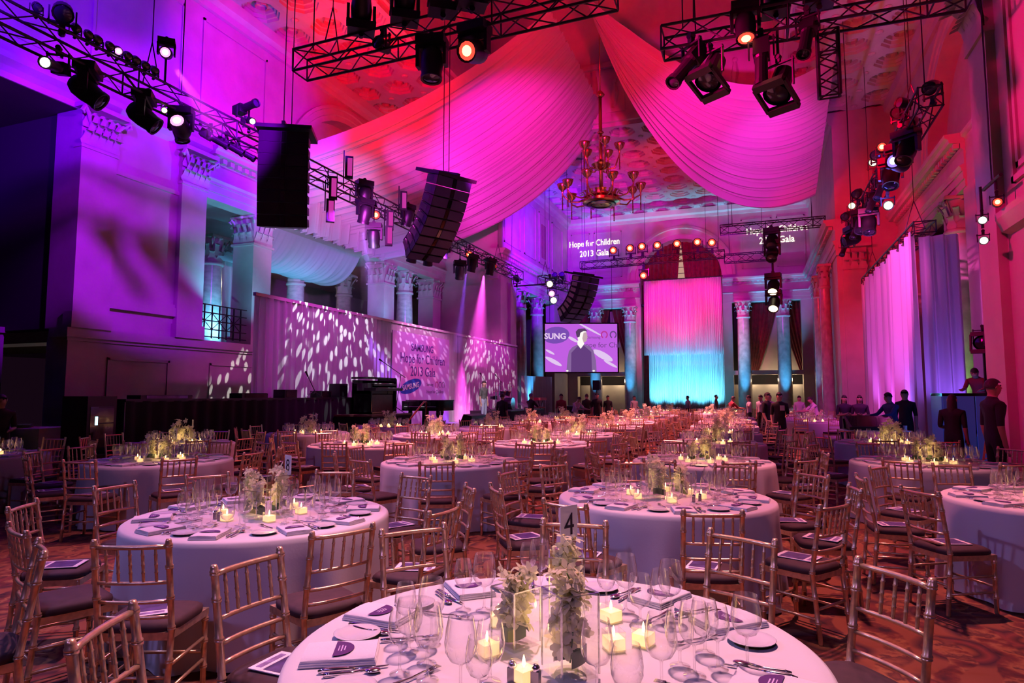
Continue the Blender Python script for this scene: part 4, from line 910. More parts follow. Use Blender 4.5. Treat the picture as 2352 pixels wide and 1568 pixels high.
beam((-11.05, 25.85, 6.95), (-11.7, 26.4, 2.9), .95, (1, .07, .75), 17000, 'wide magenta beam of hazy light over the stage')
beam((-10.95, 16.3, 6.6), (-11.7, 18.2, 4.4), .45, (.35, .12, 1), 3500, 'faint violet beam of hazy light above the dappled backdrop')
beam((-10.45, 9.0, 8.05), (-10.0, 9.75, 6.9), .45, (.9, .08, .95), 1500, 'magenta beam of hazy light under the left truss')
# ================================================================== STAGE
mat('shirt_grey', (.10, .11, .10), .8); mat('jeans', (.34, .38, .50), .8); mat('denim', (.05, .08, .24), .8); mat('shirt_white', (.70, .66, .68), .75)
mat('shirt_black', (.012, .011, .013), .8); mat('trousers_dark', (.015, .014, .02), .8); mat('shirt_red', (.28, .03, .05), .8); mat('shoes', (.02, .015, .015), .4)
mat('eye', (.02, .02, .02), .2); mat('maroon', (.12, .02, .03), .6); mat('dress_dark', (.05, .02, .06), .7)
struct(MB().bx(-12.5, -9.35, 18.6, 36.0, .002, .42).bx(-12.5, -9.3, 18.55, 36.05, .42, .46).obj('stage_platform', mat('stage_floor', (.45, .40, .42), .35)))
hangsheet('stage_backdrop', 'tall white pleated stage backdrop dappled with light nearest the iron railing', -12.4, 13.55, -12.4, 20.3, .02, 4.28, 30, .05, 'drape', 240, 6)
hangsheet('stage_backdrop', 'flat bright white stage backdrop behind the gala banner', -12.42, 20.35, -12.42, 26.0, .47, 4.28, 20, .012, 'drape', 100, 4)
hangsheet('stage_backdrop', 'white pleated stage backdrop dappled with light behind the drum kit', -12.42, 26.05, -12.42, 33.7, .47, 4.22, 30, .05, 'drape', 240, 6)
hangsheet('stage_backdrop', 'low pale backdrop at the far end of the stage', -12.2, 34.0, -11.6, 37.6, .47, 2.7, 14, .05, 'drape', 100, 4)
tag(MB().bx(-12.46, -12.36, 13.5, 33.7, 4.28, 4.37).obj('backdrop_bar', 'white'), 'thin pale bar along the top of the stage backdrops', 'bar')

# banner (its print is a soft pink and violet ground)
m = bpy.data.materials.new('banner_print'); m.use_nodes = True; nt = m.node_tree; b = nt.nodes['Principled BSDF']; b.inputs['Roughness'].default_value = .6
tc = nt.nodes.new('ShaderNodeTexCoord'); nz = nt.nodes.new('ShaderNodeTexNoise'); nz.inputs['Scale'].default_value = .55; nt.links.new(tc.outputs['Object'], nz.inputs['Vector'])
nt.links.new(ramp(nz.outputs['Fac'], [(.3, (.80, .34, .66)), (.5, (.62, .40, .84)), (.7, (.74, .46, .74))]), b.inputs['Base Color']); M['banner_print'] = m
bn = thing('gala_banner', 'large pink and violet gala banner with lettering and logos on the stage', 'banner', (-12.30, 22.67, .085)); bn.scale = (.949, .949, .949)
MB().bx(-.03, 0, -2.46, 2.46, .41, 4.12).obj('banner_sheet', 'banner_print', bn)
mat('banner_ink', (.10, .04, .28), .6); mat('logo_blue', (.02, .05, .42), .5); mat('ink_grey', (.22, .13, .30), .6); mat('heart_red', (.45, .04, .20), .6)
TR = (R(90), 0, R(90))
text('SAMSUNG', .42, 'banner_ink', bn, loc=(.004, -.05, 3.42), rot=TR, sx=1.0, bold=.004)
text('Hope for Children', .56, 'banner_ink', bn, loc=(.004, .06, 2.92), rot=TR, sx=.92)
text('2013 Gala', .56, 'banner_ink', bn, loc=(.004, .02, 2.40), rot=TR, sx=.95)
mb = MB(); n = 28
mb.add([(.004, -1.0 + .86 * math.cos(2 * math.pi * k / n), 1.98 + .27 * math.sin(2 * math.pi * k / n) + .16 * math.cos(2 * math.pi * k / n)) for k in range(n)], [tuple(range(n))])
mb.obj('logo_oval', 'logo_blue', bn)
o = text('SAMSUNG', .30, 'white', bn, loc=(.008, -1.0, 1.88), rot=TR, bold=.006); o.rotation_euler = (R(90), R(-7), R(90))
text('Samsung', .17, 'ink_grey', bn, loc=(.004, .62, 2.02), rot=TR)
text('Hope for Children', .21, 'ink_grey', bn, loc=(.004, 1.12, 1.70), rot=TR)
def ring(parent, u, v, r, mt, to, arc=(100, 440), w=.25):
    q = MB(); k = 18; pts = []
    for i in range(k + 1):
        a = R(arc[0] + (arc[1] - arc[0]) * i / k); pts += [to(u + r * math.cos(a), v + r * 1.1 * math.sin(a)), to(u + r * (1 - w) * math.cos(a), v + r * (1 - w) * 1.1 * math.sin(a))]
    q.add(pts, [(2 * i, 2 * i + 1, 2 * i + 3, 2 * i + 2) for i in range(k)]); q.obj('emblem', mt, parent)
for u, mt in ((1.25, 'heart_red'), (1.56, 'banner_ink'), (1.87, 'ink_grey')): ring(bn, u, 2.06, .14, mt, lambda a, b_: (.005, a, b_), (-65, 245), .3)

# black draped riser and desks in front of the left wall
dk = thing('draped_riser', 'long black-draped riser with equipment on top beside the left wall', 'stage riser', (-11.8, 9.4, 0))
hs = MB().grid(lambda a, b_: (.03 * math.sin(2 * math.pi * 22 * a), 8.4 * a, 1.52 * (1 - b_)), 140, 3).obj('front_skirt', 'black_matte', dk, True)
MB().grid(lambda a, b_: (-.45 * a, .02 * math.sin(30 * a) - .02, 1.52 * (1 - b_)), 12, 3).obj('end_skirt', 'black_matte', dk, True)
MB().bx(-.45, 0, 0, 8.4, 1.5, 1.56).obj('riser_top', 'black', dk)
dk2 = thing('draped_riser', 'lower black riser under the organ at the edge of the stage', 'stage riser', (-11.5, 15.4, 0))
MB().bx(-.25, 1.0, .85, 3.1, 0, 1.0).obj('riser_body', 'black_matte', dk2); MB().bx(-.27, 1.04, .8, 3.15, 1.0, 1.05).obj('riser_top', mat('maroon_edge', (.10, .02, .025), .4), dk2)
def box_thing(name, label, cat, loc, size, mt='black', rz=0, extra=None):
    t = thing(name, label, cat, loc, rz); MB().box((0, 0, size[2] / 2), size).obj('case', mt, t)
    MB().box((size[0] / 2 + .006, 0, size[2] * .5), (.012, size[1] * .8, size[2] * .75)).obj('front_panel', 'black_gloss', t)
    if extra: extra(t)
    return t
box_thing('amplifier_rack', 'tall black amplifier rack with a small blue light at the near end of the riser', 'rack', (-12.2, 8.95, 0), (.7, .6, 1.62), extra=lambda t: [MB().box((.36, .1, z), (.01, .35, .02)).obj('rack_rail', 'truss', t) for z in (.5, .8, 1.1, 1.4)] + [MB().box((.365, -.12, 1.15), (.01, .05, .16)).obj('display', 'lens_cyan', t)])
box_thing('equipment_case', 'flat black case lying on the near part of the long riser', 'case', (-12.02, 10.4, 1.56), (.4, 1.3, .08))
box_thing('sound_mixer', 'low black mixer lying on the middle of the long riser', 'mixer', (-12.02, 13.0, 1.56), (.4, .9, .12), extra=lambda t: [MB().box((-.2 + .1 * k, 0, .125), (.02, .8, .01)).obj('fader_strip', 'truss', t) for k in range(5)])
box_thing('equipment_case', 'square black case on the long riser before the dappled backdrop', 'case', (-12.02, 14.35, 1.56), (.38, .5, .22))
box_thing('stage_monitor', 'tall narrow black loudspeaker standing beside the organ', 'loudspeaker', (-12.02, 16.75, 1.56), (.38, .42, .42))
box_thing('stage_monitor', 'small black loudspeaker on the far end of the long riser', 'loudspeaker', (-12.02, 15.9, 1.56), (.38, .5, .2))

# mic stands
def mic_stand(loc, label, top, boom, base=0.):
    t = thing('microphone_stand', label, 'mic stand', loc)
    for k in range(3):
        a = R(120 * k + 20); MB().cyl((0, 0, .2), (.28 * math.cos(a), .28 * math.sin(a), .01), .012, n=5).obj('leg', 'black', t)
    MB().cyl((0, 0, .1), top, .013, n=6).obj('pole', 'black', t)
    b_ = Vector(top) + Vector(boom); MB().cyl(Vector(top) - Vector(boom) * .25, b_, .011, n=6).obj('boom', 'black', t)
    d = Vector(boom).normalized(); MB().cyl(b_, b_ + d * .14, .018, .028, 8).sph(b_ + d * .16, .032, 8, 6).obj('microphone', 'truss', t)
mic_stand((-11.95, 15.45, 1.56), 'microphone on a boom stand before the dappled backdrop', (0, .1, .15), (0, -.35, .45))
mic_stand((-10.85, 18.2, 1.05), 'tall boom microphone stand reaching over the organ', (0, .3, 1.25), (0, -1.15, .38))
mic_stand((-12.05, 28.4, .91), 'boom microphone stand beside the drum kit', (0, 0, 1.35), (0, -.5, .3))
mic_stand((-12.05, 30.4, .91), 'boom microphone stand over the far side of the drum kit', (0, 0, 1.4), (0, -.6, .25))

# organ
og = thing('organ', 'black console organ with two keyboards standing on the low riser', 'organ', (-11.2, 17.0, 1.05), 0)
MB().bx(-.5, .2, 0, 1.5, 0, .06).bx(-.5, -.44, 0, 1.5, 0, 1.05).bx(-.5, .2, 0, .06, 0, .95).bx(-.5, .2, 1.44, 1.5, 0, 1.1).bx(-.5, .15, 0, 1.5, .62, .72).obj('console', 'black_gloss', og)
MB().bx(.0, .42, -.1, 1.5, .72, .80).obj('lower_manual', 'black', og); MB().bx(.1, .36, .1, 1.35, .80, .815).obj('keys', 'porcelain', og)
MB().bx(-.1, .22, .1, 1.4, .88, .94).obj('upper_manual', 'black', og); MB().bx(-.02, .2, .15, 1.3, .94, .955).obj('keys', 'porcelain', og)
MB().bx(-.5, .1, -.05, 1.62, 1.08, 1.14).obj('lid', 'black_gloss', og)
MB().bx(.1, .14, .1, 1.35, .06, .6).obj('knee_panel', 'wood_dark', og)

# grand piano
pn = thing('grand_piano', 'black grand piano with closed lid at the stage front', 'piano', (-10.9, 19.9, .46), 0)
pts = [(-.72, 0), (.72, 0), (.72, .5), (.70, 1.2), (.5, 1.7), (.2, 2.0), (-.05, 2.35), (-.35, 2.5), (-.62, 2.4), (-.72, 2.1)]
MB().prism(pts, 'Z', .62, .96).obj('case', 'black_gloss', pn); MB().prism([(x * 1.02, y * 1.01 + .28 * (y < .3)) for x, y in pts], 'Z', .965, .995).obj('lid', 'black_gloss', pn)
MB().bx(-.66, .66, -.06, .25, .70, .76).obj('key_slip', 'black_gloss', pn); MB().bx(-.62, .62, -.02, .16, .76, .775).obj('keys', 'porcelain', pn)
for x, y in ((-.55, .3), (.55, .3), (-.2, 2.05)): MB().lathe([(.07, .62), (.085, .52), (.05, .4), (.045, .1), (.06, .06), (.03, 0)], 10, (x, y, 0)).obj('leg', 'black_gloss', pn, True)
MB().bx(-.08, .08, .3, .5, .1, .62).bx(-.14, .14, .25, .5, .06, .12).obj('pedal_lyre', 'black_gloss', pn)
st = thing('piano_stool', 'low maroon padded stool standing before the piano', 'stool', (-9.75, 19.2, .0))
MB().box((0, 0, .62), (.4, .75, .12)).obj('seat', 'maroon', st)
for x, y in ((-.15, -.3), (.15, -.3), (-.15, .3), (.15, .3)): MB().cyl((x, y, 0), (x, y, .57), .02, n=6).obj('leg', 'black', st)
wm = thing('wedge_monitor', 'black floor wedge loudspeaker with a white badge under the piano', 'loudspeaker', (-9.75, 21.9, .46), 0)
MB().prism([(-.3, 0), (.3, 0), (.22, .42), (-.1, .48)], 'Y', -.7, .7).obj('cabinet', 'black', wm); MB().box((.27, 0, .22), (.02, .16, .05)).obj('badge', 'white', wm); MB().box((.27, -.42, .2), (.02, .05, .05)).obj('indicator', emitter('led_green', (.5, 1, .1), 1.5), wm)
hr = thing('handrail', 'copper-coloured handrail climbing to the stage', 'handrail', (-9.75, 16.9, 0))
MB().tube([(0, -.15, .45), (0, 0, .75), (0, 1.15, 1.42), (0, 1.3, 1.42), (0, 1.3, .46)], .028, 8).obj('rail', mat('copper', (.62, .22, .12), .25, metal=1.), hr, True); MB().cyl((0, -.15, .45), (0, -.15, 0), .02, n=6).obj('post', 'black', hr)

# drum kit on its riser
rs = thing('drum_riser', 'black riser carrying the drum kit', 'stage riser', (-11.25, 29.2, .46)); MB().bx(-1.0, 1.0, -2.1, 2.6, 0, .42).obj('riser_body', 'black_matte', rs); MB().bx(-1.02, 1.02, -2.12, 2.62, .42, .45).obj('riser_top', 'black', rs)
dr = thing('drum_kit', 'black and chrome drum kit on the riser before the backdrop', 'drum kit', (-11.25, 29.0, .915))
def drum(c, r, h, ax, nm):
    c = Vector(c); ax = Vector(ax).normalized(); o = MB().cyl(c - ax * h / 2, c + ax * h / 2, r, n=18).obj(nm, mat('drum_shell', (.03, .02, .06), .15, coat=.6), dr)
    for s in (-1, 1): MB().cyl(c + ax * s * (h / 2 - .01), c + ax * s * (h / 2 + .015), r * 1.03, n=18).obj('hoop', 'silver', o)
drum((.25, -.2, .30), .28, .4, (1, 0, 0), 'bass_drum'); drum((-.1, .95, .35), .2, .38, (0, 0, 1), 'floor_tom'); drum((.05, -.55, .78), .16, .24, (.3, 0, 1), 'rack_tom'); drum((.05, .1, .8), .15, .22, (.3, 0, 1), 'rack_tom'); drum((-.25, -.9, .58), .18, .16, (0, 0, 1), 'snare_drum')
for x, y, z, r in ((.1, -1.1, 1.15, .24), (-.1, .75, 1.25, .26), (.1, -1.5, .85, .18), (-.2, 1.35, 1.1, .24)):
    q = MB().lathe([(.001, .03), (.04, .028), (r, 0)], 16, (x, y, z)).obj('cymbal', 'brass', dr, True)
    MB().cyl((x, y, 0), (x, y, z + .06), .012, n=5).obj('cymbal_stand', 'silver', dr)
    for k in range(3): MB().cyl((x, y, .35), (x + .25 * math.cos(2.1 * k), y + .25 * math.sin(2.1 * k), .0), .01, n=4).obj('stand_leg', 'silver', dr)
gt = thing('keyboard', 'red stage keyboard on a stand at the end of the drum riser', 'keyboard', (-10.6, 32.4, .46)); MB().box((0, 0, .95), (.35, 1.1, .14)).obj('keyboard_body', 'shirt_red', gt)
MB().cyl((0, -.4, 0), (0, .4, .88), .02, n=5).obj('stand_leg', 'black', gt); MB().cyl((0, .4, 0), (0, -.4, .88), .02, n=5).obj('stand_leg', 'black', gt)
pd = thing('lectern', 'clear acrylic lectern with sloping top at the stage edge', 'lectern', (-9.45, 26.9, 0)); thin_glass('acrylic', (.9, .88, .95), .12, .05)
MB().bx(-.02, .02, -.25, .25, 0, 1.1).obj('panel', 'acrylic', pd); MB().bx(-.3, .3, -.3, .3, 0, .03).obj('base', 'acrylic', pd); MB().add([(-.3, -.32, 1.25), (.25, -.32, 1.05), (.25, .32, 1.05), (-.3, .32, 1.25)], [(0, 1, 2, 3)]).obj('sloping_top', 'white', pd)
box_thing('flight_case', 'black flight case at the far end of the stage beside the screen', 'case', (-9.6, 35.2, 0), (.8, 1.6, 1.0)); box_thing('stage_monitor', 'black loudspeaker on a pole beside the screen', 'loudspeaker', (-9.0, 38.5, 1.9), (.4, .45, .6), extra=lambda t: MB().cyl((0, 0, -1.9), (0, 0, 0), .03, n=6).obj('pole', 'black', t))

# ---- video screen
sc = thing('video_screen', 'hanging video screen showing a man before a violet backdrop', 'screen', (-8.78, 34.0, 2.86), R(21))
SW, SH = 3.95, 2.62
MB().bx(-SW / 2 - .07, SW / 2 + .07, 0, .08, -.07, SH + .07).obj('frame', 'black', sc)
for s in (-1, 1): MB().cyl((s * 1.7, .04, SH), (s * 1.7, .04, 11.6), .012, n=5).obj('steel_cable', 'black', sc)
def flat(name, col, e=1.0):
    return emitter(name, col, e)
flat('scr_bg', (.56, .12, .80), .95); flat('scr_streak', (.85, .62, .98), .9); flat('scr_logo', (.24, .09, .55), .8); flat('scr_shirt', (.16, .06, .26), .8); flat('scr_shirt2', (.30, .16, .42), .8)
flat('scr_skin', (1, .95, .92), 1.0); flat('scr_face', (.62, .42, .48), .9); flat('scr_hair', (.12, .06, .16), .8); flat('scr_ink', (.22, .08, .34), .7); flat('scr_red', (.62, .05, .38), .8); flat('scr_pink', (.95, .70, 1), .9)
def sp(x, y, d): return ((x - 957.5) / 855 * SW, -.004 - d * .004, (1425 - y) / 570 * SH)
def spoly(name, pts, mt, d):
    pts = [(min(max(x, 532), 1383), min(max(y, 857), 1423)) for x, y in pts]
    return MB().add([sp(x, y, d) for x, y in pts], [tuple(range(len(pts)))][0:1]).obj(name, mt, sc)
def ell(cx, cy, rx, ry, a=0, n=24): return [(cx + rx * math.cos(t) * math.cos(a) - ry * math.sin(t) * math.sin(a), cy + rx * math.cos(t) * math.sin(a) + ry * math.sin(t) * math.cos(a)) for t in [2 * math.pi * k / n for k in range(n)]]
spoly('screen_picture', [(532, 857), (1383, 857), (1383, 1423), (532, 1423)], 'scr_bg', 0)
for x, y, l, w in ((630, 1300, 110, 24), (590, 1190, 60, 14), (1210, 1230, 130, 40), (1060, 920, 160, 12), (860, 1040, 70, 18), (1300, 1330, 90, 16)): spoly('screen_streak', ell(x, y, l, w, .5), 'scr_streak', 1)
spoly('screen_logo', ell(660, 990, 160, 100, -.1), 'scr_logo', 2)
text('SUNG', .44, 'scr_pink', sc, 'screen_lettering', (sp(652, 1035, 3)), (R(90), 0, 0), .001, 1.0, bold=.012)
text('Samsung', .21, 'scr_ink', sc, 'screen_lettering', (sp(1105, 1030, 3)), (R(90), 0, 0), .001)
text('ope for Chil', .40, 'scr_ink', sc, 'screen_lettering', (sp(1212, 1135, 3)), (R(90), 0, 0), .001, .98)
for u, mt in ((1230, 'scr_red'), (1335, 'scr_ink')): ring(sc, u, -985, 42, mt, lambda a, b_: sp(a, -b_, 3), (-65, 245), .35)
spoly('screen_figure', [(780, 1423), (795, 1260), (812, 1180), (850, 1135), (918, 1098), (950, 1150), (990, 1098), (1050, 1120), (1100, 1170), (1128, 1290), (1135, 1423)], 'scr_shirt2', 4)
spoly('screen_figure', [(835, 1423), (840, 1200), (925, 1110), (952, 1155), (985, 1110), (1075, 1190), (1080, 1423)], 'scr_shirt', 5)
spoly('screen_figure', [(915, 1055), (912, 1100), (950, 1152), (992, 1095), (985, 1050)], 'scr_skin', 6)
spoly('screen_figure', ell(968, 1000, 54, 86, .1), 'scr_skin', 7)
spoly('screen_figure', [(985, 960), (1020, 955), (1032, 1010), (1020, 1060), (985, 1080), (970, 1030)], 'scr_face', 8)
spoly('screen_figure', [(902, 1000), (893, 950), (925, 915), (1000, 910), (1034, 945), (985, 942), (948, 962), (938, 1010), (912, 1020)], 'scr_hair', 9)
for x in (790, 1100): spoly('screen_figure', ell(x, 1412, 16, 10), 'scr_skin', 9)

# end wall words: glowing letter meshes stand in for projected light
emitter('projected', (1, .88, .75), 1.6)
for x, z1, z2, s, lb in ((-10.6, 12.35, 11.6, .62, 'glowing white letters standing in for projected words left of the arch'), (1.6, 12.25, 11.55, .62, 'glowing white letters standing in for projected words behind the truss')):
    t = thing('glowing_words', lb, 'glowing lettering', (x, YB - .012, 0))
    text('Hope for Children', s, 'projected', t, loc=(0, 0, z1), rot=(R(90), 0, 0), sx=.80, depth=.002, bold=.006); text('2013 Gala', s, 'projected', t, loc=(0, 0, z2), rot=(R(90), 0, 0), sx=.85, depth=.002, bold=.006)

# wall lamp and small balcony things
wl_ = thing('wall_lamp', 'small brass wall lamp with glowing shades on the balcony', 'lamp', (-21.6, 25.4, 5.9)); MB().box((0, 0, 0), (.1, .2, .4)).obj('back_plate', 'brass', wl_)
for s in (-.35, 0, .35): MB().sph((.25, s, .25), .14, 8, 6).obj('shade', emitter('bulb', (1, .85, .6), 6), wl_, True); MB().tube([(0, 0, 0), (.2, s * .6, -.05), (.25, s, .12)], .02, 5).obj('arm', 'brass', wl_)

# ---- DJ booth and sound desk on the right
lamp('POINT', (4.3, 15.9, .8), (.1, .2, 1), 25, size=.2)
bt = thing('dj_booth', 'booth with glowing blue frosted panels beside the right pier', 'booth', (3.55, 15.4, 0))
M['blue_lit_frost'] = mat('blue_lit_frost', (.10, .16, .55), .3, emit=(.04, .12, .7), estr=.10)  # blue colour and faint emission stand in for light in the acrylic
for k in range(3): MB().bx(.02 + .56 * k, .55 + .56 * k, 0, .04, .05, 1.62).obj('front_panel', 'blue_lit_frost', bt)
MB().bx(0, 1.7, 0, .9, 1.62, 1.68).obj('counter', 'black_gloss', bt); MB().bx(0, .04, .05, .9, 0, 1.62).obj('side_panel', 'blue_lit_frost', bt)
fixture('wash', (4.45, 15.9, 3.0), (3.4, 14.2, 2.9), 'lens_off', 'dark angular lamp on a stand behind the booth', s=.7); fixture('wash', (4.2, 13.9, 3.1), (3.0, 12.8, 3.0), 'lens_off', 'dark angular lamp on a stand in front of the pier', s=.8)
for x, y, z, lb in ((4.45, 15.9, 3.05, 'thin black stand carrying the angular lamp behind the booth'), (4.2, 13.9, 3.15, 'thin black stand carrying the angular lamp before the pier')): tag(MB().cyl((x, y, 0), (x, y, z), .025, n=6).obj('lamp_stand', 'black'), lb, 'stand')
sd = thing('sound_desk', 'sound desk with a black mixing console beside the pink sheer panel', 'desk', (2.6, 17.4, 0), R(8))
MB().bx(-.7, .7, -.35, .35, .78, .82).obj('desk_top', 'white', sd)
for x in (-.64, .64):
    for y in (-.3, .3): MB().cyl((x, y, 0), (x, y, .78), .025, n=6).obj('leg', 'truss', sd)
MB().prism([(-.30, .82), (.30, .82), (.30, 1.12), (.22, 1.14), (-.30, .90)], 'X', -.6, .45).obj('console', 'black', sd); MB().add([(-.55, -.28, .915), (.4, -.28, .915), (.4, .2, 1.135), (-.55, .2, 1.135)], [(0, 1, 2, 3)]).obj('control_surface', 'black_gloss', sd)
lp = thing('laptop', 'open black laptop on the sound desk', 'laptop', (2.15, 17.25, .825), R(8)); MB().bx(-.17, .17, -.1, .12, 0, .02).obj('keyboard_half', 'black', lp); MB().add([(-.17, .12, .02), (.17, .12, .02), (.17, .22, .25), (-.17, .22, .25)], [(0, 1, 2, 3), (3, 2, 1, 0)]).obj('screen_half', 'black', lp)
cup = tag(MB().lathe([(.001, 0), (.035, 0), (.042, .12), (.038, .12), (.033, .01)], 12).obj('paper_cup', 'white', None, True, (3.2, 17.15, .82)), 'pale paper cup standing on the sound desk', 'cup')

# ================================================================== PEOPLE
TMP = bpy.data.scenes.new('workbench'); STAND = []
def person(loc, rz, label, shirt, legs, pose='stand', h=1.75, sleeves='short', hair='hair', arms=None, bend=0., long_hair=False, cap=None, skirt=False):
    STAND.append((loc[0], loc[1])); k = h / 1.75; V = []; E = []; Rr = []; part = []
    def v(p, r, e=None, pt='torso'):
        V.append(Vector(p)); Rr.append(r if isinstance(r, tuple) else (r, r)); part.append(pt)
        if e is not None: E.append((e, len(V) - 1))
        return len(V) - 1
    bm = Matrix.Rotation(R(bend), 3, 'X'); hip = Vector((0, 0, .95))
    def up(p): return hip + bm @ (Vector(p) - hip)
    pel = v((0, 0, .95), (.155, .115), None, 'legs'); wa = v(up((0, 0, 1.10)), (.145, .10), pel); che = v(up((0, -.01, 1.27)), (.175, .122), wa); uch = v(up((0, .0, 1.385)), (.135, .10), che)
    nb = v(up((0, .012, 1.455)), (.072, .066), uch); nt_ = v(up((0, -.004, 1.50)), .060, nb, 'head'); hd = v(up((0, -.025, 1.56)), (.086, .108), nt_, 'head'); v(up((0, -.012, 1.66)), (.094, .114), hd, 'head')
    arms = arms or {'stand': (((.035, .02, -.29), (.005, -.05, -.26)),) * 2, 'reach': (((.03, -.20, -.20), (-.02, -.25, -.03)),) * 2, 'work': (((.035, .03, -.28), (-.06, -.23, -.02)), ((.03, .02, -.29), (0, -.10, -.24))), 'fold': (((.05, .0, -.28), (-.20, -.17, .03)),) * 2}[pose]
    for s, (el, wr) in zip((1, -1), arms):
        sh = v(up((s * .178, .008, 1.375)), .066, uch, 'arm'); p = V[sh]
        e1 = p + bm @ Vector((s * el[0], el[1], el[2])) if el[2] < -.25 else p + Vector((s * el[0], el[1], el[2]))
        ei = v(e1, .047, sh, 'fore'); w1 = e1 + Vector((s * wr[0], wr[1], wr[2])); wi = v(w1, .031, ei, 'hand')
        d = (w1 - e1).normalized(); pi = v(w1 + d * .07, (.036, .02), wi, 'hand'); sd_ = d.cross(Vector((0, 1, .3))).normalized()
        for q, (off, ln) in enumerate(((-.03, .065), (-.01, .08), (.01, .078), (.03, .06))):
            f1 = v(V[pi] + sd_ * off + d * ln * .55, .010, pi, 'hand'); v(V[f1] + d * ln * .45 + Vector((0, -.012, 0)), .008, f1, 'hand')
        t1 = v(w1 + d * .04 + sd_ * .05 + Vector((0, -.02, 0)), .011, wi, 'hand'); v(V[t1] + d * .035, .009, t1, 'hand')
    step = .06 if pose == 'walk' else .015
    for s in (1, -1):
        hp = v((s * .09, 0, .88), .092, pel, 'legs'); kn = v((s * .105, -.02 + s * step * .5, .50), .062, hp, 'legs'); an = v((s * .11, .015 + s * step, .10), .046, kn, 'legs'); v((s * .125, -.14 + s * step, .035), (.04, .03), an, 'shoe')
    me = bpy.data.meshes.new('b'); me.from_pydata([x * k for x in V], E, []); ob = bpy.data.objects.new('b', me); TMP.collection.objects.link(ob)
    sm = ob.modifiers.new('s', 'SKIN')
    for i, sv in enumerate(me.skin_vertices[0].data): sv.radius = (Rr[i][0] * k, Rr[i][1] * k); sv.use_root = (i == 0)
    ss = ob.modifiers.new('d', 'SUBSURF'); ss.levels = 1
    TMP.view_layers[0].update(); ev = ob.evaluated_get(TMP.view_layers[0].depsgraph); m2 = bpy.data.meshes.new_from_object(ev); bpy.data.objects.remove(ob); bpy.data.meshes.remove(me)
    m2.name = 'person'
    for mm in (shirt, legs, 'skin', 'shoes'): m2.materials.append(M[mm])
    P_ = np.array([x * k for x in V]); seg = [(P_[a], P_[b_], part[b_], (Rr[a][0] + Rr[a][1]) / 2, (Rr[b_][0] + Rr[b_][1]) / 2) for a, b_ in E]
    cen = np.empty(len(m2.polygons) * 3, np.float32); m2.polygons.foreach_get('center', cen); cen = cen.reshape(-1, 3)
    DD = []
    for a, b_, pt, ra, rb in seg:
        ab = b_ - a; t = np.clip((cen - a) @ ab / max(1e-9, ab @ ab), 0, 1); DD.append(np.linalg.norm(cen - a - t[:, None] * ab, axis=1) - (ra * (1 - t) + rb * t) * k * .9)
    DD = np.array(DD); ix = DD.argmin(0); code = {'torso': 0, 'arm': 0, 'fore': 0, 'hand': 2, 'head': 2, 'legs': 1, 'shoe': 3}
    mi = np.array([code[g_[2]] for g_ in seg])[ix]
    if sleeves == 'long': mi[np.array([g_[2] == 'hand' and g_[3] > .04 for g_ in seg])[ix]] = 0
    m2.polygons.foreach_set('material_index', mi.astype(np.int32)); m2.polygons.foreach_set('use_smooth', [True] * len(mi)); m2.update()
    o = link(m2, 'person', None, loc); o.rotation_euler = (0, 0, rz); tag(o, label, 'person')
    H = up((0, -.018, 1.62)) * k
    q = MB(); hm = bm
    q.add([H + hm @ Vector(x) * k for x in ((-.016, -.075, -.03), (.016, -.075, -.03), (0, -.112, -.032), (0, -.08, .022))], [(0, 1, 2), (1, 3, 2), (0, 2, 3)])
    for s in (-1, 1): q.sph(H + hm @ Vector((s * .077, .005, -.012)) * k, (.014, .024, .032), 6, 5)
    q.obj('facial_features', 'skin', o, True)
    q = MB()
    for s in (-1, 1): q.sph(H + hm @ Vector((s * .03, -.074, .012)) * k, .011 * k, 6, 4)
    q.sph(H + hm @ Vector((0, -.076, -.06)) * k, (.022 * k, .012 * k, .006 * k), 6, 4).obj('eyes_and_mouth', 'eye', o)
    q = MB()
    def hf(a, b_):
        t = 2 * math.pi * a; ph = (.62 if math.sin(t) < -.2 else .98 if not long_hair else 1.0) * math.pi * .58 * b_
        drop = .22 * b_ ** 3 if (long_hair and math.sin(t) > -.3) else 0
        return H + hm @ Vector((.088 * math.sin(ph) * math.cos(t), .008 + .108 * math.sin(ph) * math.sin(t), .0 + .112 * math.cos(ph) - drop)) * k
    MB().grid(hf, 16, 8, True).obj('cap' if cap else 'hair', cap or hair, o, True)
    if cap: MB().add([H + hm @ Vector(x) * k for x in ((-.06, -.09, .05), (.06, -.09, .05), (.05, -.18, .035), (-.05, -.18, .035))], [(0, 1, 2, 3)]).obj('cap_brim', cap, o)
    return o
RT = R(95)
person((-10.55, 24.7, .46), R(75), 'man in grey T-shirt and pale jeans standing on the stage', 'shirt_grey', 'jeans', 'stand', 1.78)
person((-8.9, 22.6, 0), R(170), 'person in black seen from behind at the stage edge beside a stool', 'shirt_black', 'trousers_dark', 'work', 1.70)
person((-8.45, 24.6, 0), R(150), 'person in black with pale hair working at the acrylic lectern', 'shirt_black', 'trousers_dark', 'reach', 1.72, hair='ink_grey')
person((-7.77, 26.6, 0), R(30), 'person in a dark red top beyond the acrylic lectern', 'shirt_red', 'trousers_dark', 'stand', 1.70)
person((-7.1, 26.2, 0), R(60), 'person in a white shirt bending over a table below the screen', 'shirt_white', 'trousers_dark', 'reach', 1.66, bend=28)
person((-7.15, 28.6, 0), R(200), 'man in a black jacket standing below the screen', 'shirt_black', 'trousers_dark', 'work', 1.70)
person((-6.7, 28.7, 0), R(20), 'man in a black shirt and dark cap below the screen', 'shirt_black', 'trousers_dark', 'stand', 1.74, cap='shirt_black')
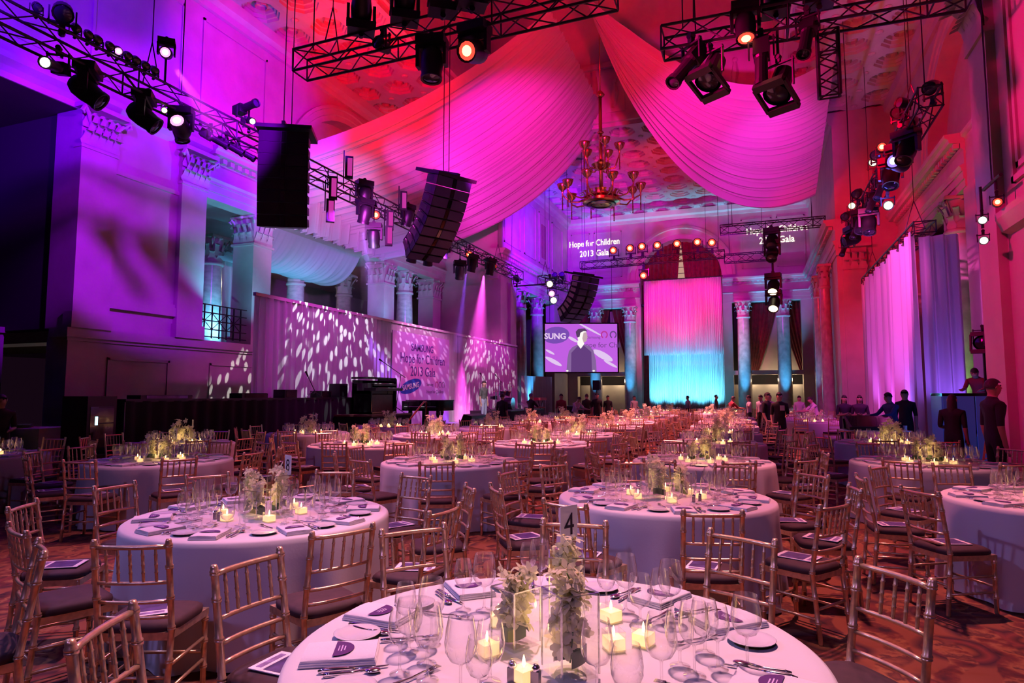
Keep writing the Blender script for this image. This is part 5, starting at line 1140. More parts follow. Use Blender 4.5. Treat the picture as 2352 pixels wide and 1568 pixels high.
person((-6.9, 31.9, 0), R(10), 'person in dark clothes farthest behind the men below the screen', 'shirt_black', 'trousers_dark', 'stand', 1.62)
person((-5.85, 33.4, 0), R(40), 'waiter in a pale shirt before the column left of the string curtain', 'shirt_white', 'trousers_dark', 'work', 1.60)
person((-3.44, 36.2, 0), R(-60), 'waiter in a pale shirt before the foot of the string curtain', 'shirt_white', 'trousers_dark', 'stand', 1.60)
person((-1.9, 34.9, 0), R(90), 'waiter in grey at the right edge of the string curtain', 'shirt_grey', 'trousers_dark', 'stand', 1.66)
person((-1.05, 29.4, 0), R(120), 'person in a reddish top leaning over a table in the aisle', 'shirt_red', 'trousers_dark', 'reach', 1.62, bend=15)
person((-.25, 27.9, 0), R(-80), 'waiter in a white jacket stretching an arm across a table', 'shirt_white', 'trousers_dark', 'reach', 1.64, arms=(((.25, -.1, -.12), (.27, -.05, -.02)), ((.06, .02, -.28), (.02, -.05, -.27))))
person((.2, 28.5, 0), R(-40), 'waiter in a white jacket standing behind the stretching waiter', 'shirt_white', 'trousers_dark', 'stand', 1.66)
person((.5, 27.0, 0), R(10), 'waiter in a white jacket nearest the man in black in the aisle', 'shirt_white', 'trousers_dark', 'work', 1.67)
person((.34, 21.6, 0), R(60), 'person in dark clothes just behind the man in black in the aisle', 'shirt_black', 'trousers_dark', 'work', 1.74)
bm_ = person((.62, 19.5, 0), R(5), 'man in black with a white badge standing in the aisle between tables', 'shirt_black', 'trousers_dark', 'work', 1.74)
MB().box((.05, -.155, 1.28), (.12, .012, .14)).obj('badge', 'white', bm_)
person((1.7, 29.4, 0), R(0), 'waiter in a white jacket beyond the aisle before the end wall', 'shirt_white', 'trousers_dark', 'stand', 1.62)
person((2.05, 25.4, 0), R(-75), 'waiter in a pale shirt leaning over a table by the right wall', 'shirt_white', 'trousers_dark', 'reach', 1.64, bend=22)
person((2.45, 21.4, 0), R(20), 'woman with long dark hair in a dark dress beside the sheer panel', 'dress_dark', 'dress_dark', 'fold', 1.66, long_hair=True)
person((2.85, 21.3, 0), R(-10), 'woman with long wavy hair in a violet top beside the sheer panel', 'dress_dark', 'trousers_dark', 'fold', 1.66, long_hair=True, hair='wood_dark')
person((3.15, 18.2, 0), R(-55), 'man in a blue denim shirt leaning at the sound desk', 'denim', 'trousers_dark', 'reach', 1.74, bend=10, sleeves='long')
person((3.55, 18.9, 0), R(-20), 'man with short hair behind the denim shirt at the sound desk', 'shirt_black', 'trousers_dark', 'stand', 1.80)
person((3.45, 14.3, 0), R(150), 'person in black before the glowing blue booth', 'shirt_black', 'trousers_dark', 'work', 1.68, long_hair=True)
person((3.35, 11.7, 0), R(100), 'large man in black standing before the right pier', 'shirt_black', 'trousers_dark', 'stand', 1.92)
person((4.7, 17.2, .75), R(-30), 'person in a red top crouching high up behind the booth', 'shirt_red', 'trousers_dark', 'reach', 1.60, bend=30)
tag(MB().bx(4.3, 5.2, 16.7, 17.8, 0, .75).obj('platform_box', 'black'), 'black platform box behind the glowing booth', 'platform')
person((-12.6, 7.6, 0), R(60), 'person in dark clothes beside the buffet table at the dark opening', 'shirt_black', 'trousers_dark', 'work', 1.68)
person((XL - .9, 29.2, 3.3), R(110), 'person with short hair on the balcony above the banner', 'shirt_black', 'trousers_dark', 'stand', 1.75)
bpy.data.scenes.remove(TMP)
bf = thing('buffet_table', 'small buffet table under a pinkish cloth at the dark opening', 'table', (-13.5, 8.6, 0), R(20))
MB().grid(lambda a, b_: ((.62 + .03 * b_ * math.sin(40 * a)) * max(-1, min(1, 1.6 * math.cos(2 * math.pi * a))), (.45 + .03 * b_ * math.sin(40 * a)) * max(-1, min(1, 1.6 * math.sin(2 * math.pi * a))), 1.0 - .98 * b_), 60, 4, True).obj('tablecloth', 'linen', bf, 40)
MB().bx(-.62, .62, -.45, .45, .98, 1.005).obj('tabletop', 'linen', bf)
for k in range(3): tag(MB().lathe([(.001, .004), (.1, .004), (.16, .02), (.165, .024), (.1, .012), (.001, .01)], 24).obj('stacked_plate', 'porcelain', None, True, (-13.4, 8.5, 1.006 + .022 * k)), 'white plate in the small stack on the buffet table', 'plate', 'plates stacked on the buffet table')
# ================================================================== TABLES
mat('cushion', (.045, .018, .020), .75, var=.2, scale=20); mat('cushion_far', (.06, .02, .022), .8)
thin_glass('glass', (1, 1, 1), .05, .012, .6, .92, .015); thin_glass('glass_far', (1, 1, 1), .06, .03, .6, .92, .07); thin_glass('vase_glass', (.985, 1, .985), .05, .01, .6, .30, .0); thin_glass('glass_edge', (.95, 1, .95), .45, .05, .6, .6, .03)
mat('wax', (.85, .72, .5), .5, emit=(1, .50, .20), estr=1.6); mat('leaf_green', (.03, .10, .025), .35); mat('stem_green', (.10, .22, .05), .5)  # wax emission stands in for the flame's light glowing through it
cloth_mat('petal', (.90, .90, .62), .5, 0, .1); mat('petal_heart', (.66, .62, .20), .5); mat('menu_violet', (.10, .03, .17), .4); mat('menu_ink', (.75, .6, .85), .5)
mat('print_dark', (.07, .05, .16), .45, var=.6, scale=14); mat('print_mid', (.30, .22, .42), .45, var=.5, scale=18)
mat('napkin', (.82, .80, .82), .8, bump=.15, scale=120); mat('pewter', (.3, .29, .3), .3, metal=1.)
TR_, TZ = .914, .765
# -- cloth: flat top and a pleated fall to the carpet
def cloth_mesh(ph):
    n = 120; rows = [(0.001, TZ), (.5, TZ), (.86, TZ), (.905, TZ - .002), (.921, TZ - .012), (.928, TZ - .04)] + [(None, TZ - .04 - (TZ - .052) * k / 7) for k in range(1, 8)]
    vs = []
    for r, z in rows:
        for i in range(n):
            t = 2 * math.pi * i / n; b_ = max(0, (TZ - .04 - z) / (TZ - .05))
            rr = r if r else .928 + b_ * (.02 + .038 * math.sin(11 * t + ph + .5 * math.sin(3 * t)) + .024 * math.sin(19 * t + 2 * ph + .6 * b_))
            vs.append((rr * math.cos(t), rr * math.sin(t), z))
    return MB().add(vs, [(k * n + i, (k + 1) * n + i, (k + 1) * n + (i + 1) % n, k * n + (i + 1) % n)[::-1] for k in range(len(rows) - 1) for i in range(n)]).mesh('tablecloth', 'linen', True)
CLOTH = [cloth_mesh(0.3), cloth_mesh(1.9)]
TOP = MB().cyl((0, 0, TZ - .03), (0, 0, TZ - .006), .90, n=40).mesh('tabletop', 'wood_dark')
# -- chair
def turned(z0, z1, r, rings, n=8, lean=0.):
    pr = [(r * .8, z0), (r, z0 + .01)]
    for z in rings: pr += [(r, z - .014), (r * 1.28, z - .008), (r * 1.28, z - .002), (r * .95, z), (r * 1.28, z + .002), (r * 1.28, z + .008), (r, z + .014)]
    pr += [(r, z1 - .012), (r * .75, z1)]
    return pr
def lean(me_mb, f):
    me_mb.v = [f(*p) for p in me_mb.v]; return me_mb
BACKY = -.185
def rake(x, y, z): return (x, y - max(0, z - .45) * .16 - max(0, .45 - z) * .10, z)
CH = {}
CH['back_post'] = [lean(MB().lathe(turned(0, .925, .0165, (.14, .30, .46, .62, .78, .89)), 8, (s * .185, BACKY, 0), cap=True), rake).mesh('back_post', 'gold', True) for s in (-1, 1)]
CH['front_leg'] = [MB().lathe(turned(0, .435, .0165, (.12, .26, .38)), 8, (s * .20, .185, 0), cap=True).mesh('front_leg', 'gold', True) for s in (-1, 1)]
def rail(z, r, bow=.02, nm='rail'):
    pts = [rake(x, BACKY - bow * (1 - (x / .185) ** 2), z) for x in (-.185, -.12, -.06, 0, .06, .12, .185)]
    return MB().tube(pts, r, 6).mesh(nm, 'gold', True)
CH['top_rail'] = [rail(.885, .013, .022, 'top_rail')]
CH['back_rail'] = [rail(z, .0105, .02, 'back_rail') for z in (.70, .60, .52)]
CH['spindle'] = [lean(MB().lathe([(.006, .70), (.0085, .72), (.0085, .75), (.011, .755), (.0085, .76), (.0085, .79), (.011, .795), (.0085, .80), (.0085, .84), (.011, .845), (.0085, .85), (.006, .885)], 6, (x, BACKY - .02 * (1 - (x / .185) ** 2), 0)), rake).mesh('spindle', 'gold', True) for x in (-.124, -.062, 0, .062, .124)]
CH['seat_frame'] = [MB().prism([(-.185, -.195), (.185, -.195), (.215, .2), (-.215, .2)], 'Z', .40, .44).mesh('seat_frame', 'gold')]
def cushf(a, b_):
    t = 2 * math.pi * a; sx, sy = .205, .20; c, s = math.cos(t), math.sin(t); p = 5; k = (abs(c) ** p + abs(s) ** p) ** (-1 / p)
    pr = [(1, 0), (1.02, .015), (1.0, .032), (.9, .046), (.5, .054), (0.001, .056)][round(b_ * 5)]
    return (sx * k * c * pr[0] * (1 + .06 * s), sy * k * s * pr[0], .44 + pr[1])
CH['cushion'] = [MB().grid(cushf, 24, 5, True).mesh('cushion', 'cushion', True)]
CH['stretcher'] = [MB().cyl((sx * .19, BACKY - .02, z), (sx * .2, .185, z), .0095, n=6).mesh('stretcher', 'gold', True) for sx in (-1, 1) for z in (.16, .28)] + [MB().cyl((-.2, .185, .2), (.2, .185, .2), .0095, n=6).mesh('stretcher', 'gold', True), MB().cyl((-.19, BACKY - .02, .22), (.19, BACKY - .02, .22), .0095, n=6).mesh('stretcher', 'gold', True)]
# simple chair for the far rows
q = MB()
for s in (-1, 1):
    q.cyl(rake(s * .185, BACKY, 0), rake(s * .185, BACKY, .45), .017, n=5).cyl(rake(s * .185, BACKY, .45), rake(s * .185, BACKY, .925), .017, n=5).cyl((s * .2, .185, 0), (s * .2, .185, .43), .017, n=5)
    q.cyl((s * .19, BACKY - .03, .2), (s * .2, .185, .2), .01, n=4, caps=False)
for z in (.885, .70, .60, .52): q.cyl(rake(-.185, BACKY - .01, z), rake(.185, BACKY - .01, z), .012, n=4, caps=False)
for x in (-.124, -.062, 0, .062, .124): q.cyl(rake(x, BACKY - .01, .70), rake(x, BACKY - .01, .885), .009, n=4, caps=False)
q.prism([(-.185, -.195), (.185, -.195), (.215, .2), (-.215, .2)], 'Z', .40, .44); nf = len(q.f)
q.prism([(-.18, -.19), (.18, -.19), (.205, .19), (-.205, .19)], 'Z', .44, .49)
CHS = q.mesh('chair', ['gold', 'cushion_far']); CHS.polygons.foreach_set('material_index', [0] * nf + [1] * (len(q.f) - nf)); CHS_V, CHS_F, CHS_N = q.v, q.f, nf
def chair(x, y, rz, label, grp, full=True):
    if not full:
        o = link(CHS, 'chiavari_chair', None, (x, y, 0)); o.rotation_euler = (0, 0, rz); return tag(o, label, 'chair', grp)
    t = thing('chiavari_chair', label, 'chair', (x, y, 0), rz, grp)
    for nm, ms in CH.items():
        for me in ms: link(me, nm, t)
    return t
# -- tableware
def gl(prof, n=18, nm='wine_glass'): return MB().lathe(prof, n).mesh(nm, 'glass', True)
PG = [[(.036, 0), (.035, .003), (.010, .008), (.0045, .02), (.004, .088), (.007, .096), (.032, .108), (.046, .132), (.0495, .158), (.0455, .196), (.038, .232)],
      [(.033, 0), (.032, .003), (.009, .008), (.0042, .02), (.0038, .080), (.006, .088), (.026, .099), (.037, .122), (.0395, .142), (.036, .176), (.030, .204)],
      [(.034, 0), (.033, .003), (.010, .008), (.005, .018), (.005, .046), (.009, .054), (.035, .070), (.046, .098), (.0475, .124), (.043, .160), (.038, .182)]]
GL = [gl(PG[0], 20, 'wine_glass'), gl(PG[1], 20, 'wine_glass'), gl(PG[2], 20, 'water_goblet')]
GNAME = ['wine_glass', 'wine_glass', 'water_goblet']; GTXT = ['large clear wine glass', 'small clear wine glass', 'short clear water goblet']
def napkin_mb():
    q = MB(); w, l = .085, .125
    for k, (a, z, t) in enumerate(((1, .0, .0075), (.985, .0078, .007), (.96, .015, .0075))):
        q.grid(lambda u, v: (lambda p: (p[0] * w * a * (1 + .01 * math.sin(5 * p[1] + k)), p[1] * l * a, z + t * p[2] + .002 * p[2] * math.sin(3 * p[0] + k) * math.sin(4 * p[1])))(
            [(-1, 2 * v - 1, 0), (-1.02, 2 * v - 1, .5), (-.97, 2 * v - 1, 1), (-.33, 2 * v - 1, 1.15), (.33, 2 * v - 1, 1.15), (.97, 2 * v - 1, 1), (1.02, 2 * v - 1, .5), (1, 2 * v - 1, 0)][round(u * 7)]), 7, 6)
        for e in (-1, 1): q.add([(-w * a, e * l * a, z), (w * a, e * l * a, z), (w * a * .97, e * l * a * .995, z + t), (-w * a * .97, e * l * a * .995, z + t)], [(0, 1, 2, 3)])
    return q
NAP = napkin_mb().mesh('folded_napkin', 'napkin', True)
NAPC = None
n = 16; half = [(.065 * math.cos(math.pi * k / n), .065 * math.sin(math.pi * k / n) - .02, .0275) for k in range(n + 1)]
CARD = MB().add(half, [tuple(range(n + 1))]).mesh('menu_card', 'menu_violet'); 
CARDI = MB().box((0, .014, .0280), (.036, .004, .0006)).box((0, .004, .0280), (.052, .004, .0006)).box((0, -.006, .0280), (.044, .003, .0006)).mesh('card_lettering', 'menu_ink')
PLATE = MB().lathe([(.001, .004), (.05, .004), (.058, .006), (.084, .013), (.086, .015), (.084, .016), (.06, .009), (.05, .007), (.001, .007)], 28).mesh('bread_plate', 'porcelain', True)
def knife():
    q = MB().tube([(0, -.11, .006), (0, -.09, .009), (0, -.02, .007), (0, .005, .006)], [.006, .008, .007, .005], 6)
    return q.prism([(-.004, 0), (.007, .0), (.010, .06), (.004, .11), (-.004, .115)], 'Z', .004, .006).mesh('table_knife', 'silver', True)
def fork():
    q = MB().tube([(0, -.11, .006), (0, -.09, .008), (0, -.02, .006), (0, .03, .010), (0, .045, .008)], [.006, .007, .004, .003, .004], 6)
    q.prism([(-.004, .04), (.004, .04), (.011, .058), (.011, .066), (-.011, .066), (-.011, .058)], 'Z', .006, .008)
    for x in (-.0095, -.0032, .0032, .0095): q.box((x, .082, .009), (.003, .034, .002))
    return q.mesh('table_fork', 'silver', True)
def spoon():
    return MB().tube([(0, -.10, .006), (0, -.08, .008), (0, -.02, .006), (0, .03, .010)], [.006, .007, .004, .004], 6).sph((0, .055, .008), (.018, .028, .006), 12, 6).mesh('table_spoon', 'silver', True)
KN, FK, SPN = knife(), fork(), spoon()
VOT = MB().bx(-.033, .033, -.033, -.031, 0, .065).bx(-.033, .033, .031, .033, 0, .065).bx(-.033, -.031, -.031, .031, 0, .065).bx(.031, .033, -.031, .031, 0, .065).bx(-.033, .033, -.033, .033, 0, .004).mesh('votive_glass', 'vase_glass')
WAX = MB().bx(-.0305, .0305, -.0305, .0305, .0045, .042).mesh('wax', 'wax'); FLM = MB().lathe([(.001, .043), (.0055, .052), (.0048, .064), (.001, .080)], 8).mesh('flame', 'flame', True)
q = MB().bx(-.033, .033, -.033, .033, 0, .045); nw = len(q.f); q.lathe([(.001, .045), (.010, .056), (.008, .07), (.001, .085)], 6)
VFAR = q.mesh('votive_candle', ['wax', 'flame']); VFAR.polygons.foreach_set('material_index', [0] * nw + [1] * (len(q.f) - nw))
def votive(loc, rz, label, grp, full):
    if not full:
        o = link(VFAR, 'votive_candle', None, loc); o.rotation_euler = (0, 0, rz); return tag(o, label, 'candle', grp)
    t = thing('votive_candle', label, 'candle', loc, rz, grp)
    link(VOT, 'votive_glass', t); link(WAX, 'wax', t); link(FLM, 'flame', t)
def vase_mesh(w, h):
    a = w / 2; q = MB().grid(lambda u, v: ([(-a, -a), (a, -a), (a, a), (-a, a)][int(u * 4 + .01) % 4][0], [(-a, -a), (a, -a), (a, a), (-a, a)][int(u * 4 + .01) % 4][1], .012 + (h - .012) * v), 4, 1, True).bx(-a, a, -a, a, 0, .012); n0 = len(q.f)
    for x, y in ((-a, -a), (a, -a), (a, a), (-a, a)): q.box((x, y, h / 2 + .006), (.005, .005, h - .012))
    for s_ in (-1, 1): q.box((0, s_ * a, h), (2 * a, .005, .004)).box((s_ * a, 0, h), (.005, 2 * a, .004))
    me = q.mesh('glass_vase', ['vase_glass', 'glass_edge']); me.polygons.foreach_set('material_index', [0] * n0 + [1] * (len(q.f) - n0)); return me
VS = [vase_mesh(.135, .26), vase_mesh(.125, .20), vase_mesh(.13, .28)]; VH = (.26, .20, .28)
def blossom_mb(q, c, rot, s):
    for k in range(5):
        a = 2 * math.pi * k / 5; m = rot @ Matrix.Rotation(a, 3, 'Z')
        q.add([c + m @ Vector(p) * s for p in ((0, 0, 0), (.022, -.013, .006), (.040, -.006, .004), (.043, .0, .0), (.040, .006, .004), (.022, .013, .006))], [(0, 1, 2, 3, 4, 5)])
    return q
q = MB(); blossom_mb(q, Vector(), Matrix.Identity(3), 1.0); np_ = len(q.f); q.sph((0, 0, .008), (.008, .008, .010), 6, 4)
BLS = q.mesh('blossom', ['petal', 'petal_heart'], True); BLS.polygons.foreach_set('material_index', [0] * np_ + [1] * (len(q.f) - np_))
def rrot(r): return Matrix.Rotation(r.uniform(0, 6.28), 3, 'Z') @ Matrix.Rotation(r.uniform(.2, 1.9), 3, 'X')
def orchid(loc, h, w, label, grp, full, seed):
    r = random.Random(seed); t = thing('orchid_stem', label, 'flower', loc, r.uniform(0, 6), grp)
    top = h + .035
    MB().tube([(0, 0, .02), (.012, .01, h * .5), (-.005, .012, h), (.02, -.01, top + .01)], .003, 5).obj('stem', 'stem_green', t)
    q = MB(); rr = w * .40
    q.grid(lambda a, b_: (rr * math.cos(5 * a), rr * math.sin(5 * a), .02 + .05 * b_ + .012 * math.sin(7 * a)), 16, 2).obj('leaf_wrap', 'leaf_green', t, True)
    N = 44 if full == 2 else 30; q = MB()
    for k in range(N):
        z = .07 + (top - .05) * k / N; a = r.uniform(0, 6.28); rad = r.uniform(.0, rr * .95) if z < h else r.uniform(.01, .06)
        c = Vector((rad * math.cos(a), rad * math.sin(a), z)); m = rrot(r); s = r.uniform(.95, 1.25) * (1 if z < h else .8)
        if full == 2:
            o = link(BLS, 'blossom', t, c); o.rotation_euler = m.to_euler(); o.scale = (s, s, s)
        else: blossom_mb(q, c, m, s)
    if full != 2: struct(q.obj('blossoms', 'petal', t), 'stuff')
    return t
def flower_far_mesh(seed, h):
    r = random.Random(seed); q = MB()
    for k in range(22): blossom_mb(q, Vector((r.uniform(-.06, .06), r.uniform(-.06, .06), .05 + (h + .06) * k / 22)), rrot(r), 1.35)
    return q.mesh('orchid_stem', 'petal')
FFAR = [flower_far_mesh(1, .26), flower_far_mesh(2, .2), flower_far_mesh(3, .33)]
# -- booklet on the seats
def booklet(x, y, z, rz, label, grp):
    t = thing('program_booklet', label, 'booklet', (x, y, z), rz, grp)
    MB().box((0, 0, .002), (.20, .27, .004)).obj('pages', 'card', t); MB().box((0, .02, .0045), (.17, .17, .001)).obj('cover_picture', 'print_dark', t)
    MB().box((0, -.10, .0045), (.15, .03, .001)).obj('cover_band', 'print_mid', t)
def number_card(loc, num, rz, label):
    t = thing('table_number', label, 'number card', loc, rz)
    MB().cyl((0, 0, 0), (0, 0, .012), .035, n=16).obj('base', 'silver', t); MB().cyl((0, 0, .012), (0, 0, .28), .003, n=6).obj('stem', 'silver', t)
    MB().box((0, 0, .35), (.105, .004, .15)).obj('card', 'card', t)
    text(num, .13, 'ink', t, 'numeral', (0, -.003, .305), (R(90), 0, 0), .0005)
# -- layout
ROWS = {'a': 'beyond table four', 'b': 'beyond table eight', 'c': 'beyond table nine', 'd': 'along the riser', 'r': 'along the right wall'}
TB = [('a', -.7, 2.27), ('a', -.77, 5.85), ('a', -.7, 9.15), ('a', -.75, 12.5), ('a', -.8, 15.9), ('a', -.85, 19.3), ('a', -.9, 22.7), ('a', -.95, 26.1), ('a', -2.0, 31.6), ('a', -1.2, 34.9),
      ('b', -3.47, 3.93), ('b', -3.85, 7.9), ('b', -3.7, 11.3), ('b', -3.75, 14.2), ('b', -3.8, 17.6), ('b', -3.85, 21.0), ('b', -3.9, 24.4), ('b', -3.95, 27.8), ('b', -4.9, 31.2), ('b', -4.2, 34.6),
      ('c', -7.65, 6.65), ('c', -6.6, 9.9), ('c', -6.7, 12.9), ('c', -6.7, 16.2), ('c', -6.7, 19.6), ('c', -6.6, 22.9),
      ('d', -10.8, 6.2), ('d', -9.85, 9.0), ('d', -9.7, 12.4), ('d', -9.5, 15.6),
      ('r', 2.45, 6.8), ('r', 2.1, 9.95), ('r', 2.3, 13.7), ('r', 1.8, 23.4), ('r', 1.9, 27.2), ('r', 1.9, 31.4), ('r', 1.9, 34.8)]
ORD = ['first', 'second', 'third', 'fourth', 'fifth', 'sixth', 'seventh', 'eighth', 'ninth', 'tenth']
PHASE = {0: [38, 68, 103, 138, 175, 208, 245, 282, 318, 352]}
NUM = {0: ('4', 64, (.0, .40)), 10: ('8', -25, (.14, .16)), 20: ('9', -20, (.2, .1)), 27: ('11', -30, (.15, .15)), 28: ('13', -30, (.15, .15)), 22: ('12', -25, (.15, .12)), 26: ('10', -40, (.2, -.1)), 29: ('3', -30, (.15, .1))}
cnt = {}; info = []; SEATS = []
for i, (row, x, y) in enumerate(TB):
    k = cnt.get(row, 0); cnt[row] = k + 1
    nm = {0: 'table four', 10: 'table eight', 20: 'table nine', 27: 'table eleven', 22: 'table twelve', 26: 'table ten', 28: 'table thirteen', 29: 'table three'}.get(i) or (f'the {ORD[k]} table {ROWS[row]}' if row == 'r' else f'the {ORD[k - 1]} table {ROWS[row]}')
    info.append((math.hypot(x, y), i, x, y, nm, row))
info.sort()
GMAX = {'chair': 300, 'glass': 300, 'nap': 300, 'plate': 300}
cc = dict(chair=0, glass=0, nap=0, plate=0)
farC, farG, farN, farP, farK = [], [], [], [], []
def polar(x, y, a, r, t=0.): c, s = math.cos(R(a)), math.sin(R(a)); return (x + r * c - t * s, y + r * s + t * c)
for rank, (dist, i, x, y, nm, row) in enumerate(info):
    rr = random.Random(100 + i); near = rank < 10; mid = rank < 16
    t = thing('round_table', f'round table under a white floor-length cloth, {nm}', 'table', (x, y, 0), rr.uniform(0, 6.28))
    link(TOP, 'tabletop', t); link(CLOTH[i % 2], 'tablecloth', t)
    angs = PHASE.get(i) or [(-35 + rr.uniform(-3, 3)) + 36 * k + rr.uniform(-3, 3) for k in range(10)]
    for si, a in enumerate(angs):
        rad = 1.27 + rr.uniform(-.02, .05) if i else (1.30, 1.30, 1.27, 1.24, 1.24, 1.24, 1.24, 1.2, 1.2, 1.2)[si]; px, py = polar(x, y, a, rad); rz = R(a + 90 + rr.uniform(-7, 7))
        if math.hypot(px, py) < .75 or px > 3.45 or (i == 0 and 215 < a < 345) or px < -11.35 and py > 8.5 or px < -9.6 and py > 15.4: pass
        elif any(math.hypot(px - a_, py - b_) < .50 for a_, b_ in SEATS) or any(math.hypot(px - a_, py - b_) < .48 for a_, b_ in STAND) or any(j != i and math.hypot(px - u_, py - v_) < 1.20 for j, (_, u_, v_) in enumerate(TB)): pass
        elif cc['chair'] < 300:
            cc['chair'] += 1; SEATS.append((px, py))
            chair(px, py, rz, f'gold bamboo-style chair with dark cushion at {nm}', f'chairs at {nm}', full=rank < 9)
            if mid and rr.random() < .75: booklet(px + rr.uniform(-.03, .03), py + rr.uniform(-.03, .03), .498, rz + rr.uniform(-.5, .5), f'printed booklet lying on a chair at {nm}', f'booklets at {nm}')
        else: farC.append((px, py, rz)); SEATS.append((px, py))
        # place setting
        jt = rr.uniform(-.02, .02); z = TZ + .002
        p = polar(x, y, a, .735, jt); rzn = R(a + 90) + rr.uniform(-.16, .16)
        if cc['nap'] < 300:
            cc['nap'] += 1
            if rank < 4:
                tn = thing('folded_napkin', f'folded white napkin with a violet menu card at {nm}', 'napkin', (*p, z), rzn, f'napkins at {nm}')
                link(NAP, 'cloth', tn); cd = link(CARD, 'menu_card', tn); link(CARDI, 'card_lettering', cd)
            else:
                o = link(NAP, 'folded_napkin', None, (*p, z)); o.rotation_euler = (0, 0, rzn); tag(o, f'folded white napkin at {nm}', 'napkin', f'napkins at {nm}')
        else: farN.append((*p, z, rzn))
        p = polar(x, y, a, .70, -.185 + jt)
        if cc['plate'] < 300:
            cc['plate'] += 1; o = link(PLATE, 'bread_plate', None, (*p, z)); tag(o, f'small white bread plate at {nm}', 'plate', f'bread plates at {nm}')
        else: farP.append((*p, z, 0))
        for me, tx, rad_, tt, da, nme in ((KN, 'steel table knife', .68, .118, 184, 'knife'), (FK, 'steel table fork', .50, -.12, 182, 'fork'), (SPN, 'steel table spoon', .67, .150, 182, 'spoon')):
            p = polar(x, y, a, rad_, tt + jt); rk = R(a + 90 + da - 180) + rr.uniform(-.10, .10)
            if rank < 10:
                o = link(me, me.name, None, (*p, z)); o.rotation_euler = (0, 0, rk); tag(o, f'{tx} laid at {nm}', nme, f'{nme} settings at {nm}')
            elif nme == 'knife': farK.append((*p, z, rk))
        for gi, (rad_, tt) in enumerate(() if i == 0 else ((.50, .10), (.42, .03), (.53, .0))):
            p = polar(x, y, a, rad_ + rr.uniform(-.015, .015), tt + jt + rr.uniform(-.012, .012))
            if cc['glass'] < 300:
                cc['glass'] += 1; o = link(GL[gi], GNAME[gi], None, (*p, z)); tag(o, f'{GTXT[gi]} standing on {nm}', 'glass', f'{("large wine glasses", "small wine glasses", "water goblets")[gi]} on {nm}')
            else: farG.append((*p, z, gi))
    if i == 0:
        for gi, pts in enumerate((((-1.077, 2.533), (-.938, 2.849), (-1.112, 2.132), (-.987, 1.87), (-.84, 1.80), (-.524, 2.724), (-.337, 2.685), (-.206, 2.198), (-.288, 2.04), (-.46, 1.93), (-.05, 2.33)),
                                  ((-1.162, 2.512), (-1.22, 2.135), (-1.093, 1.881), (-.599, 2.696), (-.372, 2.646), (-.139, 2.279), (-1.009, 2.893), (-.76, 1.75)),
                                  ((-1.156, 2.05), (-1.049, 1.98), (-.80, 1.93), (-.258, 2.256), (-.365, 1.90), (-.188, 2.397), (-.45, 2.63)))):
            for p in pts:
                cc['glass'] += 1; o = link(GL[gi], GNAME[gi], None, (*p, TZ + .002)); tag(o, f'{GTXT[gi]} standing on {nm}', 'glass', f'{("large wine glasses", "small wine glasses", "water goblets")[gi]} on {nm}')
    # centrepiece
    z = TZ + .002; base = rr.uniform(0, 6.28) if i else R(200)
    NEARV = ((-.583, 2.08), (-.831, 2.246), (-.70, 2.45))
    NEARC = ((-.492, 2.323), (-.89, 2.12), (-.702, 1.97), (-.40, 2.40), (-.96, 2.40), (-.56, 2.60))
    for k, (vi, rad_, aa) in enumerate(((0, .13, 0), (1, .15, 2.2), (2, .12, 4.3))):
        vx, vy = NEARV[k] if i == 0 else (x + rad_ * math.cos(base + aa), y + rad_ * math.sin(base + aa)); kind = ('mid-height', 'low', 'tall')[k]
        if rank < 20:
            o = link(VS[vi], 'glass_vase', None, (vx, vy, z)); o.rotation_euler = (0, 0, rr.uniform(0, 1.5)); tag(o, f'{kind} square glass vase in the middle of {nm}', 'vase')
        if rank < 12: orchid((vx, vy, z + .012), VH[vi], .135, f'pale orchid spray in the {kind} vase on {nm}', None, 2 if rank < 1 else 1, i * 10 + k)
        else:
            o = link(FFAR[vi], 'orchid_stem', None, (vx, vy, z)); tag(o, f'pale orchid spray rising in the {kind} vase on {nm}', 'flower')
    for k in range(6):
        aa = base + .5 + k * 1.05 + rr.uniform(-.2, .2); cr = .295 + rr.uniform(-.02, .02)
        cxy = NEARC[k] if i == 0 else (x + cr * math.cos(aa), y + cr * math.sin(aa))
        votive((*cxy, z), rr.uniform(0, 1.5), f'lit square votive candle on {nm}', f'candles on {nm}', rank < 8)
    if rank < 16: lamp('POINT', (x, y, z + .13), (1, .55, .22), 1.1 if rank < 4 else 2.0, size=.12)
    if rank < 4:
        for k, (aa, nme) in enumerate(((1.1, 'salt'), (1.35, 'pepper'))):
            s_ = thing('shaker', f'tiny glass {nme} shaker with steel cap on {nm}', 'shaker', (x + .31 * math.cos(base + aa) * (1.1 if i else 1), y + .31 * math.sin(base + aa), z))
            MB().bx(-.013, .013, -.013, .013, 0, .042).obj('body', 'pewter', s_); MB().lathe([(.013, .042), (.014, .052), (.008, .06), (.001, .062)], 10).obj('cap', 'silver', s_, True)
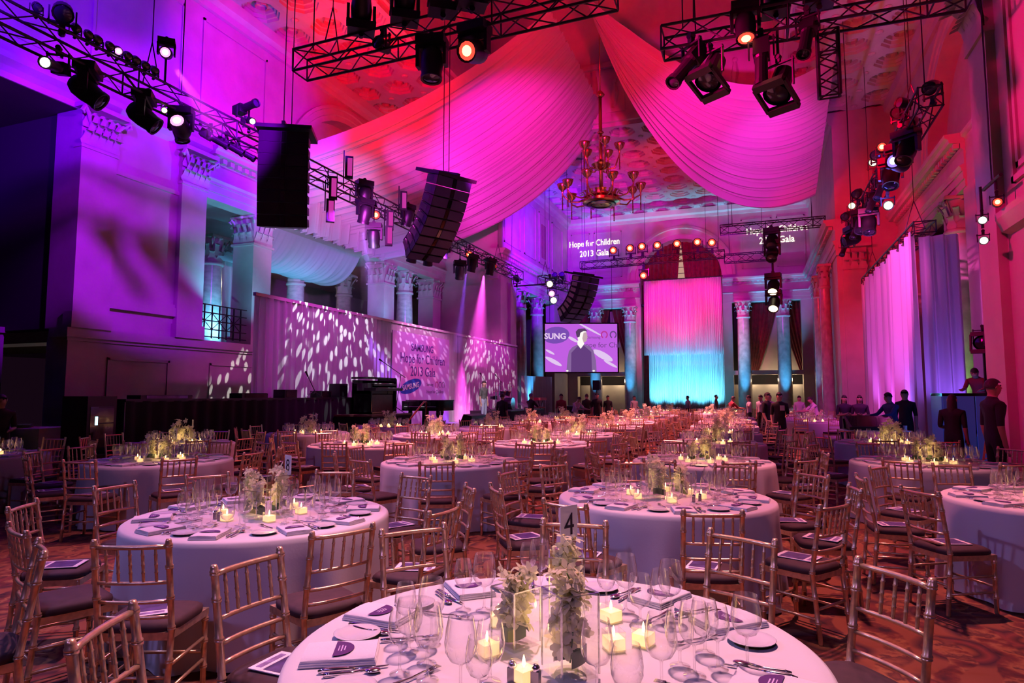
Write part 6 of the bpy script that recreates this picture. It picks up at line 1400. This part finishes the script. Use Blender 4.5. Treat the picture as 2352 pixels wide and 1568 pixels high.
    if i in NUM:
        nn, az, (ox, oy) = NUM[i]; number_card((x + ox - .05, y + oy, z), nn, R(az), f'white table number card reading {nn} on {nm}')
chair(-3.45, 2.0, R(150), 'gold bamboo-style chair turned away from table eight towards an unseen table', None)
# far copies of each kind, joined
def joined(name, vs, fs, items, label, cat, mats, mi=None, smooth=False):
    if not items: return
    V = np.array(vs); out = []; F = []; n = len(vs)
    for k, (x, y, z, rz) in enumerate(items):
        c, s = math.cos(rz), math.sin(rz)
        out.append(np.stack([V[:, 0] * c - V[:, 1] * s + x, V[:, 0] * s + V[:, 1] * c + y, V[:, 2] + z], 1)); F += [tuple(j + k * n for j in f) for f in fs]
    me = bpy.data.meshes.new(name); me.from_pydata(np.concatenate(out).tolist(), [], F)
    for mm in mats: me.materials.append(M[mm])
    if mi: me.polygons.foreach_set('material_index', mi * len(items))
    if smooth: me.shade_smooth()
    o = link(me, name); struct(o, 'stuff'); return tag(o, label, cat)
joined('chiavari_chairs', CHS_V, CHS_F, [(a, b_, 0, r) for a, b_, r in farC], 'gold bamboo-style chairs crowded around the farthest tables', 'chairs', ['gold', 'cushion_far'], [0] * CHS_N + [1] * (len(CHS_F) - CHS_N))
for gi in range(3):
    q = MB().lathe([PG[gi][k] for k in (0, 2, 4, 6, 8, 10)], 8)
    joined(('wine_glasses', 'small_wine_glasses', 'water_goblets')[gi], q.v, q.f, [(a, b_, c, 0) for a, b_, c, g in farG if g == gi], f'{GTXT[gi].replace("glass", "glasses").replace("goblet", "goblets")} massed on the farther tables', 'glasses', ['glass_far'], None, True)
q = MB().box((0, 0, .009), (.17, .25, .018)); joined('folded_napkins', q.v, q.f, farN, 'folded white napkins on the farthest tables', 'napkins', ['napkin'])
q = MB().lathe([(.001, .005), (.055, .006), (.086, .015), (.055, .004)], 10); joined('bread_plates', q.v, q.f, farP, 'small white bread plates on the farthest tables', 'plates', ['porcelain'])
q = MB().box((0, 0, .004), (.014, .22, .005)); joined('table_knives', q.v, q.f, farK, 'steel table knives laid on the farther tables', 'cutlery', ['silver'])
